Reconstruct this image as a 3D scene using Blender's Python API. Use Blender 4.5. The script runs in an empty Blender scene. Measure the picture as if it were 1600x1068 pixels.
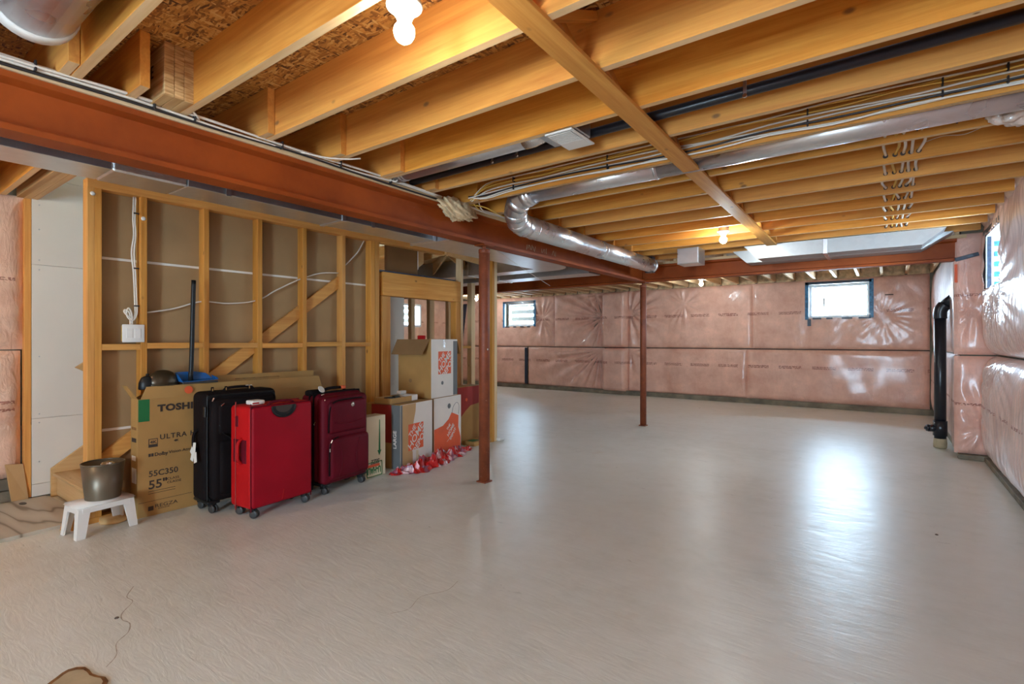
import bpy, bmesh, math, random
import numpy as np
from mathutils import Vector, Matrix

# ------------------------------------------------------------------ camera, world, exposure
sc = bpy.context.scene
COL = sc.collection
random.seed(7)
RNG = np.random.default_rng(7)
H = 1.3
YAW = math.atan(585 / 800)
cam_d = bpy.data.cameras.new('camera')
cam = bpy.data.objects.new('camera', cam_d)
COL.objects.link(cam)
cam.location = (0, 0, H)
cam.rotation_euler = (math.pi / 2, 0, YAW)
cam_d.sensor_width = 36
cam_d.lens = 18
cam_d.shift_y = -4 / 1600
cam_d.clip_start = 0.02
sc.camera = cam

world = bpy.data.worlds.new('sky')
sc.world = world
world.use_nodes = True
bg = world.node_tree.nodes['Background']
bg.inputs[0].default_value = (0.60, 0.85, 1.08, 1)
bg.inputs[1].default_value = 26.0

sc.view_settings.view_transform = 'Standard'
sc.view_settings.look = 'None'
sc.view_settings.gamma = 1
sc.view_settings.use_curve_mapping = False
sc.view_settings.exposure = 1.05
try:
    sc.cycles.use_denoising = True
    sc.cycles.max_bounces = 10
    sc.cycles.diffuse_bounces = 6
    sc.cycles.glossy_bounces = 4
    sc.cycles.sample_clamp_indirect = 8
    sc.cycles.caustics_reflective = False
    sc.cycles.caustics_refractive = False
except Exception:
    pass


def portal(loc, rot, w, h):
    l = bpy.data.lights.new('portal', 'AREA')
    l.shape = 'RECTANGLE'
    l.size, l.size_y = w, h
    l.cycles.is_portal = True
    o = bpy.data.objects.new('portal', l)
    o.location, o.rotation_euler = loc, rot
    COL.objects.link(o)


portal((-0.34, -4.37, 1.1), (math.pi / 2, 0, 0), 1.275, 2.15)                 # added fill door behind the camera
portal((-0.73, 11.56, 2.03), (math.pi / 2, 0, math.pi), 0.96, 0.63)          # window_1
portal((-8.0, 11.56, 1.97), (math.pi / 2, 0, math.pi), 0.97, 0.62)           # window_2
portal((1.22, 6.45, 2.06), (math.pi / 2, 0, math.pi / 2), 0.9, 0.52)         # window_3
BULB = 270.0            # radiance of the bare bulbs
BULB_COL = (0.86, 1.0, 1.06)
PI = math.pi


# ------------------------------------------------------------------ materials
def new_mat(name):
    m = bpy.data.materials.new(name)
    m.use_nodes = True
    nt = m.node_tree
    return m, nt, nt.nodes['Principled BSDF']


def N(nt, t, **kw):
    n = nt.nodes.new(t)
    for k, v in kw.items():
        setattr(n, k, v)
    return n


def L(nt, a, b):
    nt.links.new(a, b)


def ramp(nt, fac, stops, interp='LINEAR'):
    r = N(nt, 'ShaderNodeValToRGB')
    r.color_ramp.interpolation = interp
    e = r.color_ramp.elements
    e[0].position, e[0].color = stops[0][0], (*stops[0][1], 1)
    e[1].position, e[1].color = stops[-1][0], (*stops[-1][1], 1)
    for p, c in stops[1:-1]:
        x = e.new(p)
        x.color = (*c, 1)
    L(nt, fac, r.inputs[0])
    return r.outputs[0]


def mth(nt, op, a, b=None, c=None):
    n = N(nt, 'ShaderNodeMath', operation=op)
    for i, v in enumerate((a, b, c)):
        if v is None:
            continue
        if isinstance(v, (int, float)):
            n.inputs[i].default_value = v
        else:
            L(nt, v, n.inputs[i])
    return n.outputs[0]


def mixc(nt, fac, a, b, blend='MIX'):
    n = N(nt, 'ShaderNodeMix', data_type='RGBA', blend_type=blend)
    if isinstance(fac, (int, float)):
        n.inputs[0].default_value = fac
    else:
        L(nt, fac, n.inputs[0])
    for i, v in ((6, a), (7, b)):
        if isinstance(v, tuple):
            n.inputs[i].default_value = (*v, 1)
        else:
            L(nt, v, n.inputs[i])
    return n.outputs[2]


def coords(nt, scale=(1, 1, 1), rand=True, rot=(0, 0, 0)):
    tc = N(nt, 'ShaderNodeTexCoord')
    mp = N(nt, 'ShaderNodeMapping')
    mp.inputs['Scale'].default_value = scale
    mp.inputs['Rotation'].default_value = rot
    out = tc.outputs['Object']
    if rand:
        oi = N(nt, 'ShaderNodeObjectInfo')
        v = N(nt, 'ShaderNodeVectorMath', operation='SCALE')
        v.inputs[0].default_value = (31.7, 17.3, 11.9)
        L(nt, oi.outputs['Random'], v.inputs['Scale'])
        ad = N(nt, 'ShaderNodeVectorMath', operation='ADD')
        L(nt, out, ad.inputs[0])
        L(nt, v.outputs[0], ad.inputs[1])
        out = ad.outputs[0]
    L(nt, out, mp.inputs[0])
    return mp.outputs[0]


def noise(nt, vec, scale, detail=3, rough=0.5, dist=0.0):
    n = N(nt, 'ShaderNodeTexNoise')
    n.inputs['Scale'].default_value = scale
    n.inputs['Detail'].default_value = detail
    n.inputs['Roughness'].default_value = rough
    n.inputs['Distortion'].default_value = dist
    L(nt, vec, n.inputs['Vector'])
    return n.outputs[0]


def bump(nt, bs, h, strength=0.2, dist=0.01):
    b = N(nt, 'ShaderNodeBump')
    b.inputs['Strength'].default_value = strength
    b.inputs['Distance'].default_value = dist
    L(nt, h, b.inputs['Height'])
    L(nt, b.outputs[0], bs.inputs['Normal'])


def plain(name, col, rough=0.5, metal=0.0, coat=0.0, var=0.0, nscale=8.0, bmp=0.0, spec=0.5):
    m, nt, bs = new_mat(name)
    bs.inputs['Roughness'].default_value = rough
    bs.inputs['Metallic'].default_value = metal
    bs.inputs['Coat Weight'].default_value = coat
    bs.inputs['Specular IOR Level'].default_value = spec
    v = coords(nt)
    n = noise(nt, v, nscale, 4)
    lo = tuple(max(0, c * (1 - var)) for c in col)
    hi = tuple(min(1, c * (1 + var)) for c in col)
    c = ramp(nt, n, [(0.3, lo), (0.7, hi)])
    L(nt, c, bs.inputs['Base Color'])
    if bmp:
        n2 = noise(nt, v, nscale * 12, 2)
        bump(nt, bs, n2, bmp, 0.004)
    return m


def wood(name, axis, c1, c2, knot=(0.16, 0.06, 0.018), kd=0.04, rough=0.6):
    m, nt, bs = new_mat(name)
    s = [9.0, 9.0, 9.0]
    s[axis] = 0.55
    v = coords(nt, tuple(s))
    oi = N(nt, 'ShaderNodeObjectInfo')
    g = noise(nt, v, 1.6, 5, 0.6, 1.2)
    f = [60.0, 60.0, 60.0]
    f[axis] = 2.0
    v2 = coords(nt, tuple(f))
    g2 = noise(nt, v2, 1.5, 3)
    gg = mth(nt, 'ADD', mth(nt, 'MULTIPLY', g, 0.7), mth(nt, 'MULTIPLY', g2, 0.3))
    col = ramp(nt, gg, [(0.32, c1), (0.5, tuple((a + b) / 2 for a, b in zip(c1, c2))), (0.66, c2)])
    k = [7.5, 7.5, 7.5]
    k[axis] = 4.2
    v3 = coords(nt, tuple(k))
    vo = N(nt, 'ShaderNodeTexVoronoi')
    vo.inputs['Scale'].default_value = 0.75
    L(nt, v3, vo.inputs['Vector'])
    kf = N(nt, 'ShaderNodeMapRange')
    kf.inputs[1].default_value = kd
    kf.inputs[2].default_value = kd * 2.2
    kf.inputs[3].default_value = 0.85
    kf.inputs[4].default_value = 0.0
    L(nt, vo.outputs['Distance'], kf.inputs[0])
    col = mixc(nt, kf.outputs[0], col, knot)
    pf = mth(nt, 'MULTIPLY', mth(nt, 'FRACT', mth(nt, 'MULTIPLY', oi.outputs['Random'], 7.31)), 0.28)
    col = mixc(nt, pf, col, mixc(nt, 0.5, col, (0.74, 0.52, 0.29)))
    hs = N(nt, 'ShaderNodeHueSaturation')
    mr = N(nt, 'ShaderNodeMapRange')
    mr.inputs[3].default_value = 0.78
    mr.inputs[4].default_value = 1.12
    L(nt, oi.outputs['Random'], mr.inputs[0])
    L(nt, mr.outputs[0], hs.inputs['Value'])
    L(nt, col, hs.inputs['Color'])
    L(nt, hs.outputs[0], bs.inputs['Base Color'])
    bs.inputs['Roughness'].default_value = rough
    bs.inputs['Specular IOR Level'].default_value = 0.3
    bump(nt, bs, g2, 0.12, 0.004)
    return m


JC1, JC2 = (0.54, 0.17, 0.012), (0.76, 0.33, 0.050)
M = {}
for i, a in enumerate('xyz'):
    M['wood_' + a] = wood('spruce_lumber_' + a, i, JC1, JC2)
    M['stud_' + a] = wood('stud_lumber_' + a, i, (0.54, 0.19, 0.022), (0.74, 0.35, 0.070))
    M['edge_' + a] = wood('bounce_lit_edge_' + a, i, (0.62, 0.36, 0.15), (0.78, 0.54, 0.29), kd=0.02)  # joist undersides: light bounced off the floor put into a paler colour
    M['pale_' + a] = wood('pale_lumber_' + a, i, (0.62, 0.40, 0.20), (0.80, 0.58, 0.34))
    M['ply_' + a] = wood('stair_plywood_' + a, i, (0.58, 0.32, 0.11), (0.70, 0.44, 0.20), kd=0.02)


def mat_osb():
    m, nt, bs = new_mat('osb_subfloor')
    v = coords(nt, (1, 1, 1), False)
    warp = N(nt, 'ShaderNodeTexNoise')
    warp.inputs['Scale'].default_value = 5
    L(nt, v, warp.inputs['Vector'])
    mx = N(nt, 'ShaderNodeMix', data_type='VECTOR')
    mx.inputs[0].default_value = 0.07
    L(nt, v, mx.inputs[4])
    L(nt, warp.outputs[1], mx.inputs[5])
    cols = []
    for k, (sx, sy, rz) in enumerate(((26, 115, 0.5), (22, 100, -0.6), (95, 26, 0.2))):
        mp = N(nt, 'ShaderNodeMapping')
        mp.inputs['Scale'].default_value = (sx, sy, 1)
        mp.inputs['Rotation'].default_value = (0, 0, rz)
        L(nt, mx.outputs[1], mp.inputs[0])
        vo = N(nt, 'ShaderNodeTexVoronoi')
        vo.inputs['Scale'].default_value = 1.0
        L(nt, mp.outputs[0], vo.inputs['Vector'])
        bw = N(nt, 'ShaderNodeSeparateColor')
        L(nt, vo.outputs['Color'], bw.inputs[0])
        cols.append((ramp(nt, bw.outputs[0], [(0.0, (0.10, 0.030, 0.006)), (0.35, (0.40, 0.16, 0.028)), (0.75, (0.60, 0.28, 0.055)), (1.0, (0.70, 0.42, 0.14))]), bw.outputs[1]))
    s1 = mth(nt, 'GREATER_THAN', cols[1][1], 0.5)
    s2 = mth(nt, 'GREATER_THAN', cols[2][1], 0.7)
    c = mixc(nt, s1, cols[0][0], cols[1][0])
    c = mixc(nt, s2, c, cols[2][0])
    L(nt, c, bs.inputs['Base Color'])
    bs.inputs['Roughness'].default_value = 0.7
    bump(nt, bs, cols[0][1], 0.3, 0.003)
    return m


M['osb'] = mat_osb()



def mat_lvl():
    m, nt, bs = new_mat('laminated_veneer_lumber')
    v = coords(nt, (0.6, 12, 110), True)
    g = noise(nt, v, 1.0, 3)
    L(nt, ramp(nt, g, [(0.35, (0.40, 0.20, 0.06)), (0.65, (0.72, 0.48, 0.22))]), bs.inputs['Base Color'])
    bs.inputs['Roughness'].default_value = 0.6
    return m


M['lvl'] = mat_lvl()


def mat_steel_red():
    m, nt, bs = new_mat('red_oxide_steel')
    v = coords(nt)
    n = noise(nt, v, 2.5, 5, 0.6)
    c = ramp(nt, n, [(0.3, (0.22, 0.038, 0.005)), (0.7, (0.36, 0.070, 0.009))])
    vs = coords(nt, (12, 1.6, 26), True)
    sct = noise(nt, vs, 2.0, 6, 0.75)
    f = N(nt, 'ShaderNodeMapRange')
    f.inputs[1].default_value = 0.70
    f.inputs[2].default_value = 0.76
    f.inputs[4].default_value = 0.55
    L(nt, sct, f.inputs[0])
    c = mixc(nt, f.outputs[0], c, (0.62, 0.34, 0.22))
    L(nt, c, bs.inputs['Base Color'])
    bs.inputs['Roughness'].default_value = 0.55
    bs.inputs['Specular IOR Level'].default_value = 0.22
    bump(nt, bs, n, 0.1, 0.01)
    return m


M['red_steel'] = mat_steel_red()


def mat_post():
    m, nt, bs = new_mat('scuffed_red_post_paint')
    v = coords(nt)
    n = noise(nt, v, 6, 5, 0.7)
    c = ramp(nt, n, [(0.3, (0.15, 0.030, 0.009)), (0.7, (0.29, 0.066, 0.020))])
    n2 = noise(nt, v, 38, 4, 0.7)
    f = N(nt, 'ShaderNodeMapRange')
    f.inputs[1].default_value = 0.66
    f.inputs[2].default_value = 0.70
    f.inputs[4].default_value = 0.6
    L(nt, n2, f.inputs[0])
    c = mixc(nt, f.outputs[0], c, (0.50, 0.28, 0.18))
    L(nt, c, bs.inputs['Base Color'])
    bs.inputs['Roughness'].default_value = 0.55
    return m


M['post'] = mat_post()


def mat_galv(name, col=(0.66, 0.67, 0.68), rough=0.3, sc_=22):
    m, nt, bs = new_mat(name)
    v = coords(nt)
    vo = N(nt, 'ShaderNodeTexVoronoi')
    vo.inputs['Scale'].default_value = sc_
    L(nt, v, vo.inputs['Vector'])
    s = N(nt, 'ShaderNodeSeparateColor')
    L(nt, vo.outputs['Color'], s.inputs[0])
    L(nt, ramp(nt, s.outputs[0], [(0, tuple(c * 0.94 for c in col)), (1, col)]), bs.inputs['Base Color'])
    bs.inputs['Metallic'].default_value = 0.95
    L(nt, mth(nt, 'ADD', mth(nt, 'MULTIPLY', s.outputs[1], 0.05), rough), bs.inputs['Roughness'])
    n = noise(nt, v, 1.5, 1)
    bump(nt, bs, n, 0.03, 0.02)
    return m


M['galv'] = mat_galv('galvanised_duct_steel')
M['galv_bright'] = mat_galv('bright_pipe_steel', (0.82, 0.83, 0.85), 0.27, 16)
M['galv_dull'] = mat_galv('dull_duct_steel', (0.42, 0.41, 0.40), 0.42, 20)
M['foil'] = plain('aluminium_foil_tape', (0.8, 0.79, 0.78), 0.22, 1.0, 0, 0.1, 20, 0.8)


def mat_insulation(name, axis_u, base, z_rows, hazy=0.0):
    m, nt, bs = new_mat(name)
    tc = N(nt, 'ShaderNodeTexCoord')
    sep = N(nt, 'ShaderNodeSeparateXYZ')
    L(nt, tc.outputs['Object'], sep.inputs[0])
    u, z = sep.outputs[axis_u], sep.outputs[2]
    n = noise(nt, tc.outputs['Object'], 3.2, 6, 0.62)
    hi = tuple(min(1, c * 1.22) for c in base)
    lo = (base[0] * 0.86, base[1] * 0.74, base[2] * 0.72)
    c = ramp(nt, n, [(0.3, lo), (0.52, base), (0.75, hi)])
    # lines of brown print running along the batts
    for z0 in z_rows:
        dz = mth(nt, 'ABSOLUTE', mth(nt, 'SUBTRACT', z, z0))
        band = mth(nt, 'LESS_THAN', dz, 0.013)
        fr = mth(nt, 'FRACT', mth(nt, 'MULTIPLY', u, 1.75))
        dash = mth(nt, 'LESS_THAN', fr, 0.68)
        mp = N(nt, 'ShaderNodeMapping')
        sc3 = [60, 60, 90]
        mp.inputs['Scale'].default_value = sc3
        L(nt, tc.outputs['Object'], mp.inputs[0])
        tx = noise(nt, mp.outputs[0], 1.0, 0)
        let = mth(nt, 'GREATER_THAN', tx, 0.45)
        f = mth(nt, 'MULTIPLY', mth(nt, 'MULTIPLY', band, dash), let)
        c = mixc(nt, mth(nt, 'MULTIPLY', f, 0.75), c, (0.26, 0.05, 0.03))
    L(nt, c, bs.inputs['Base Color'])
    bs.inputs['Roughness'].default_value = 0.55
    bs.inputs['Coat Weight'].default_value = 0.45 + hazy
    bs.inputs['Coat Roughness'].default_value = 0.16
    mp = N(nt, 'ShaderNodeMapping')
    mp.inputs['Scale'].default_value = (7, 7, 2.2)
    mp.inputs['Rotation'].default_value = (0.5, 0.6, 0.3)
    L(nt, tc.outputs['Object'], mp.inputs[0])
    w = noise(nt, mp.outputs[0], 2.6, 4, 0.55, 1.5)
    bump(nt, bs, w, 0.35, 0.03)
    return m


PINK = (0.78, 0.46, 0.345)
M['ins_back'] = mat_insulation('pink_batts_under_poly_back', 0, PINK, (1.83, 1.80, 0.77, 0.74))
M['ins_right'] = mat_insulation('pink_batts_under_poly_right', 1, (0.78, 0.57, 0.51), (1.75, 0.62), 0.35)
M['ins_left'] = mat_insulation('pink_batts_under_poly_left', 1, (0.80, 0.52, 0.38), (1.78, 0.80, 0.74))
M['ins_pier'] = mat_insulation('pink_batts_on_pier', 0, (0.80, 0.46, 0.36), (1.78, 0.60))
M['ins_bag'] = plain('poly_over_rim_insulation', (0.62, 0.45, 0.36), 0.4, 0, 0.5, 0.2, 9, 0.5)
M['fluff'] = plain('loose_fibre_insulation', (0.62, 0.46, 0.27), 0.95, 0, 0, 0.35, 14, 0.9)


def mat_floor():
    m, nt, bs = new_mat('trowelled_concrete')
    tc = N(nt, 'ShaderNodeTexCoord')
    o = tc.outputs['Object']
    n1 = noise(nt, o, 0.7, 6, 0.6)
    n2 = noise(nt, o, 7, 6, 0.65)
    f = mth(nt, 'ADD', mth(nt, 'MULTIPLY', n1, 0.65), mth(nt, 'MULTIPLY', n2, 0.35))
    c = ramp(nt, f, [(0.34, (0.66, 0.66, 0.585)), (0.5, (0.75, 0.755, 0.69)), (0.66, (0.80, 0.81, 0.755))])
    n3 = noise(nt, o, 1.6, 4, 0.6)
    st = N(nt, 'ShaderNodeMapRange')
    st.inputs[1].default_value = 0.66
    st.inputs[2].default_value = 0.76
    st.inputs[4].default_value = 0.4
    L(nt, n3, st.inputs[0])
    c = mixc(nt, st.outputs[0], c, (0.60, 0.48, 0.34))
    L(nt, c, bs.inputs['Base Color'])
    mp = N(nt, 'ShaderNodeMapping')
    mp.inputs['Scale'].default_value = (2.0, 9.0, 1)
    mp.inputs['Rotation'].default_value = (0, 0, 0.5)
    L(nt, o, mp.inputs[0])
    w = noise(nt, mp.outputs[0], 2.2, 6, 0.65, 0.8)
    L(nt, ramp(nt, w, [(0.3, (0.27, 0.27, 0.27)), (0.7, (0.40, 0.40, 0.40))]), bs.inputs['Roughness'])
    bs.inputs['Specular IOR Level'].default_value = 0.55
    bump(nt, bs, w, 0.20, 0.012)
    return m


M['floor'] = mat_floor()
M['concrete'] = plain('foundation_concrete', (0.20, 0.17, 0.12), 0.85, 0, 0, 0.35, 5, 0.5)
M['drywall'] = plain('white_drywall', (0.72, 0.67, 0.585), 0.7, 0, 0, 0.04, 2)
M['drywall_back'] = plain('drywall_backing_paper', (0.34, 0.205, 0.090), 0.8, 0, 0, 0.10, 3)
M['drywall_dark'] = plain('brown_drywall_backing', (0.20, 0.09, 0.025), 0.8, 0, 0, 0.10, 3)
M['edge_white'] = plain('gypsum_edge', (0.78, 0.70, 0.60), 0.8)
M['abs'] = plain('black_abs_pipe', (0.012, 0.013, 0.018), 0.32)
M['wire_white'] = plain('white_cable_jacket', (0.72, 0.64, 0.54), 0.45)
M['wire_yellow'] = plain('yellow_cable_jacket', (0.72, 0.42, 0.07), 0.45)
M['wire_black'] = plain('black_cable_jacket', (0.02, 0.015, 0.015), 0.45)
M['porcelain'] = plain('white_lampholder', (0.58, 0.56, 0.52), 0.3)
M['screw'] = plain('zinc_screw', (0.5, 0.5, 0.5), 0.35, 0.9)
M['white_plastic'] = plain('white_plastic', (0.76, 0.72, 0.66), 0.35)
M['card'] = plain('brown_cardboard', (0.40, 0.215, 0.062), 0.75, 0, 0, 0.10, 4)
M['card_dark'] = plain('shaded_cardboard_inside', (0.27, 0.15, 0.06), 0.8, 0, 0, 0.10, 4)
M['card_white'] = plain('white_printed_cardboard', (0.72, 0.64, 0.56), 0.65, 0, 0, 0.05, 4)
M['card_cream'] = plain('cream_printed_cardboard', (0.66, 0.55, 0.36), 0.65, 0, 0, 0.06, 4)
M['orange'] = plain('orange_print', (0.72, 0.10, 0.025), 0.6, 0, 0, 0.08, 6)
M['grey_print'] = plain('grey_print', (0.13, 0.13, 0.125), 0.65, 0, 0, 0.08, 6)
M['maroon'] = plain('dark_red_print', (0.30, 0.018, 0.012), 0.65, 0, 0, 0.08, 6)
M['tan_print'] = plain('tan_print', (0.50, 0.29, 0.12), 0.7, 0, 0, 0.05, 6)
M['green'] = plain('green_print', (0.01, 0.14, 0.035), 0.6)
M['ink'] = plain('black_ink', (0.045, 0.028, 0.02), 0.7)
M['paper'] = plain('white_paper_tag', (0.74, 0.70, 0.62), 0.7)
M['red_nylon'] = plain('bright_red_nylon', (0.30, 0.003, 0.012), 0.55, 0, 0.0, 0.15, 3, 0.25, 0.15)
M['maroon_nylon'] = plain('dark_red_nylon', (0.11, 0.003, 0.010), 0.6, 0, 0.0, 0.2, 3, 0.3, 0.15)
M['red_side'] = plain('red_nylon_gusset', (0.44, 0.006, 0.008), 0.55, 0, 0.0, 0.1, 3, 0.25, 0.15)
M['black_nylon'] = plain('black_nylon', (0.008, 0.005, 0.005), 0.8, 0, 0, 0.3, 4, 0.3, 0.12)
M['black_plastic'] = plain('black_plastic', (0.010, 0.010, 0.010), 0.4, 0, 0, 0, 8, 0, 0.3)
M['grey_rubber'] = plain('grey_wheel', (0.04, 0.036, 0.033), 0.5)
M['chrome'] = plain('chrome', (0.75, 0.7, 0.65), 0.18, 1.0)
M['blue_plastic'] = plain('blue_plastic', (0.012, 0.10, 0.30), 0.3)
M['bucket'] = plain('brown_metal_bucket', (0.15, 0.115, 0.075), 0.38, 0.45, 0, 0.1, 3)
M['bowl'] = plain('dark_bronze_bowl', (0.06, 0.04, 0.02), 0.3, 0.5, 0, 0.1, 3)
M['tape_dark'] = plain('dark_blue_tape', (0.012, 0.022, 0.045), 0.35, 0, 0.2, 0.5, 30)
M['tape_blue'] = plain('blue_sheathing_tape', (0.03, 0.16, 0.33), 0.4, 0, 0.2, 0.5, 24)
M['vinyl'] = plain('white_vinyl_frame', (0.78, 0.80, 0.82), 0.35)
M['well'] = plain('window_well_steel', (0.10, 0.10, 0.10), 0.6)
M['pile'] = None


def mat_glass():
    m, nt, bs = new_mat('window_glass')
    bs.inputs['Base Color'].default_value = (1, 1, 1, 1)
    bs.inputs['Roughness'].default_value = 0.0
    bs.inputs['IOR'].default_value = 1.45
    tr = N(nt, 'ShaderNodeBsdfTransparent')
    gl = N(nt, 'ShaderNodeBsdfGlossy')
    gl.inputs['Roughness'].default_value = 0.02
    fr = N(nt, 'ShaderNodeFresnel')
    fr.inputs[0].default_value = 1.3
    mx = N(nt, 'ShaderNodeMixShader')
    L(nt, fr.outputs[0], mx.inputs[0])
    L(nt, tr.outputs[0], mx.inputs[1])
    L(nt, gl.outputs[0], mx.inputs[2])
    L(nt, mx.outputs[0], nt.nodes['Material Output'].inputs[0])
    return m


M['glass'] = mat_glass()


def mat_emit(name, col, s):
    m, nt, bs = new_mat(name)
    bs.inputs['Base Color'].default_value = (0.9, 0.9, 0.9, 1)
    bs.inputs['Emission Color'].default_value = (*col, 1)
    bs.inputs['Emission Strength'].default_value = s
    return m


M['bulb'] = mat_emit('lit_bulb', BULB_COL, BULB)
M['bulb_near'] = mat_emit('lit_bulb_near', (0.96, 0.97, 0.92), BULB * 0.40)
M['bulb_warm'] = mat_emit('lit_bulb_warm', (1.0, 0.84, 0.60), BULB * 1.1)
M['bulb_fill'] = mat_emit('lit_bulb_fill', BULB_COL, BULB * 1.7)


def mat_cloth():
    m, nt, bs = new_mat('red_patterned_plastic')
    v = coords(nt, (16, 22, 18), False)
    vo = N(nt, 'ShaderNodeTexVoronoi')
    vo.inputs['Scale'].default_value = 1.0
    L(nt, v, vo.inputs['Vector'])
    s = N(nt, 'ShaderNodeSeparateColor')
    L(nt, vo.outputs['Color'], s.inputs[0])
    L(nt, ramp(nt, s.outputs[0], [(0.0, (0.50, 0.01, 0.01)), (0.4, (0.62, 0.03, 0.02)), (0.62, (0.30, 0.08, 0.12)), (0.85, (0.62, 0.36, 0.36))], 'CONSTANT'), bs.inputs['Base Color'])
    bs.inputs['Roughness'].default_value = 0.3
    return m


M['pile'] = mat_cloth()


def mat_sheet():
    m, nt, bs = new_mat('weathered_wood_print')
    v = coords(nt, (1.3, 9, 1), False, (0, 0, 0.25))
    w = N(nt, 'ShaderNodeTexWave')
    w.inputs['Scale'].default_value = 0.45
    w.inputs['Distortion'].default_value = 14
    w.inputs['Detail'].default_value = 3
    w.inputs['Detail Scale'].default_value = 0.7
    L(nt, v, w.inputs['Vector'])
    L(nt, ramp(nt, w.outputs[1], [(0.0, (0.22, 0.165, 0.11)), (0.06, (0.40, 0.33, 0.24)), (0.2, (0.46, 0.39, 0.30)), (1.0, (0.52, 0.45, 0.35))]), bs.inputs['Base Color'])
    bs.inputs['Roughness'].default_value = 0.55
    return m


M['sheet'] = mat_sheet()


# ------------------------------------------------------------------ geometry helpers
def link(name, me, parent=None, mat=None, loc=(0, 0, 0), rot=(0, 0, 0), kind=None):
    if mat is not None and len(me.materials) == 0:
        me.materials.append(mat)
    o = bpy.data.objects.new(name, me)
    COL.objects.link(o)
    o.location = loc
    o.rotation_euler = rot
    if parent is not None:
        o.parent = parent
    if kind:
        o['kind'] = kind
    return o


def empty(name, loc=(0, 0, 0), rotz=0.0):
    o = bpy.data.objects.new(name, None)
    o.empty_display_size = 0.1
    COL.objects.link(o)
    o.location = loc
    o.rotation_euler = (0, 0, rotz)
    return o


def tag(o, label, cat, group=None):
    o['label'] = label
    o['category'] = cat
    if group:
        o['group'] = group
    return o


def thing(name, label, cat, loc=(0, 0, 0), rotz=0.0, group=None):
    return tag(empty(name, loc, rotz), label, cat, group)


def struct(name, loc=(0, 0, 0)):
    o = empty(name, loc)
    o['kind'] = 'structure'
    return o


_cache = {}


def bm_mesh(bm, name='m', smooth=False):
    me = bpy.data.meshes.new(name)
    bm.to_mesh(me)
    bm.free()
    if smooth:
        for p in me.polygons:
            p.use_smooth = True
    return me


def box_mesh(dx, dy, dz, bev=0.002, seg=1, key=None):
    k = (round(dx, 4), round(dy, 4), round(dz, 4), bev, seg, key)
    if k in _cache:
        return _cache[k]
    bm = bmesh.new()
    bmesh.ops.create_cube(bm, size=1)
    bmesh.ops.scale(bm, vec=(dx, dy, dz), verts=bm.verts)
    if bev > 0:
        bmesh.ops.bevel(bm, geom=list(bm.edges), offset=min(bev, 0.45 * min(dx, dy, dz)), segments=seg, affect='EDGES', profile=0.5)
    me = bm_mesh(bm, 'box', seg > 1)
    _cache[k] = me
    return me


def box(name, lo, hi, mat, parent=None, bev=0.002, seg=1, rot=(0, 0, 0), kind=None):
    """A block between two corners, in the parent's space; its own origin at its centre."""
    d = [abs(b - a) for a, b in zip(lo, hi)]
    c = [(a + b) / 2 for a, b in zip(lo, hi)]
    me = box_mesh(*d, bev, seg, mat.name)
    return link(name, me, parent, mat, c, rot, kind)


def mesh_py(name, verts, faces, mat, parent=None, smooth=False, loc=(0, 0, 0), kind=None):
    me = bpy.data.meshes.new(name)
    me.from_pydata([tuple(v) for v in verts], [], faces)
    me.update()
    if smooth:
        for p in me.polygons:
            p.use_smooth = True
    return link(name, me, parent, mat, loc, kind=kind)


def prism(name, pts, direction, mat, parent=None, loc=(0, 0, 0), kind=None):
    """Extrude a 3D polygon along a vector."""
    n = len(pts)
    d = Vector(direction)
    vs = [Vector(p) for p in pts] + [Vector(p) + d for p in pts]
    fs = [tuple(range(n)), tuple(range(2 * n - 1, n - 1, -1))]
    for i in range(n):
        j = (i + 1) % n
        fs.append((i, i + n, j + n, j))
    bm = bmesh.new()
    bv = [bm.verts.new(v) for v in vs]
    for f in fs:
        bm.faces.new([bv[i] for i in f])
    bmesh.ops.recalc_face_normals(bm, faces=bm.faces)
    return link(name, bm_mesh(bm, name), parent, mat, loc, kind=kind)


def catmull(pts, n=6):
    P = [Vector(p) for p in pts]
    if len(P) < 3:
        return P
    out = []
    P2 = [P[0] * 2 - P[1]] + P + [P[-1] * 2 - P[-2]]
    for i in range(1, len(P2) - 2):
        a, b, c, d = P2[i - 1:i + 3]
        for k in range(n):
            t = k / n
            out.append(0.5 * ((2 * b) + (c - a) * t + (2 * a - 5 * b + 4 * c - d) * t * t + (3 * b - a - 3 * c + d) * t ** 3))
    out.append(P[-1])
    return out


def tube_mesh(pts, r, seg=8, cap=True, smooth=True, radii=None):
    P = [Vector(p) for p in pts]
    n = len(P)
    T = []
    for i in range(n):
        t = (P[min(i + 1, n - 1)] - P[max(i - 1, 0)])
        T.append(t.normalized() if t.length > 1e-9 else Vector((0, 0, 1)))
    up = Vector((0, 0, 1)) if abs(T[0].z) < 0.9 else Vector((1, 0, 0))
    nrm = (up - T[0] * up.dot(T[0])).normalized()
    verts, faces = [], []
    for i in range(n):
        nrm = (nrm - T[i] * nrm.dot(T[i])).normalized()
        bi = T[i].cross(nrm)
        rr = radii[i] if radii else r
        for k in range(seg):
            a = 2 * PI * k / seg
            verts.append(P[i] + (nrm * math.cos(a) + bi * math.sin(a)) * rr)
    for i in range(n - 1):
        for k in range(seg):
            k2 = (k + 1) % seg
            faces.append((i * seg + k, i * seg + k2, (i + 1) * seg + k2, (i + 1) * seg + k))
    if cap:
        faces.append(tuple(range(seg - 1, -1, -1)))
        faces.append(tuple((n - 1) * seg + k for k in range(seg)))
    me = bpy.data.meshes.new('tube')
    me.from_pydata([tuple(v) for v in verts], [], faces)
    for p in me.polygons:
        p.use_smooth = smooth and len(p.vertices) == 4
    return me


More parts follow.
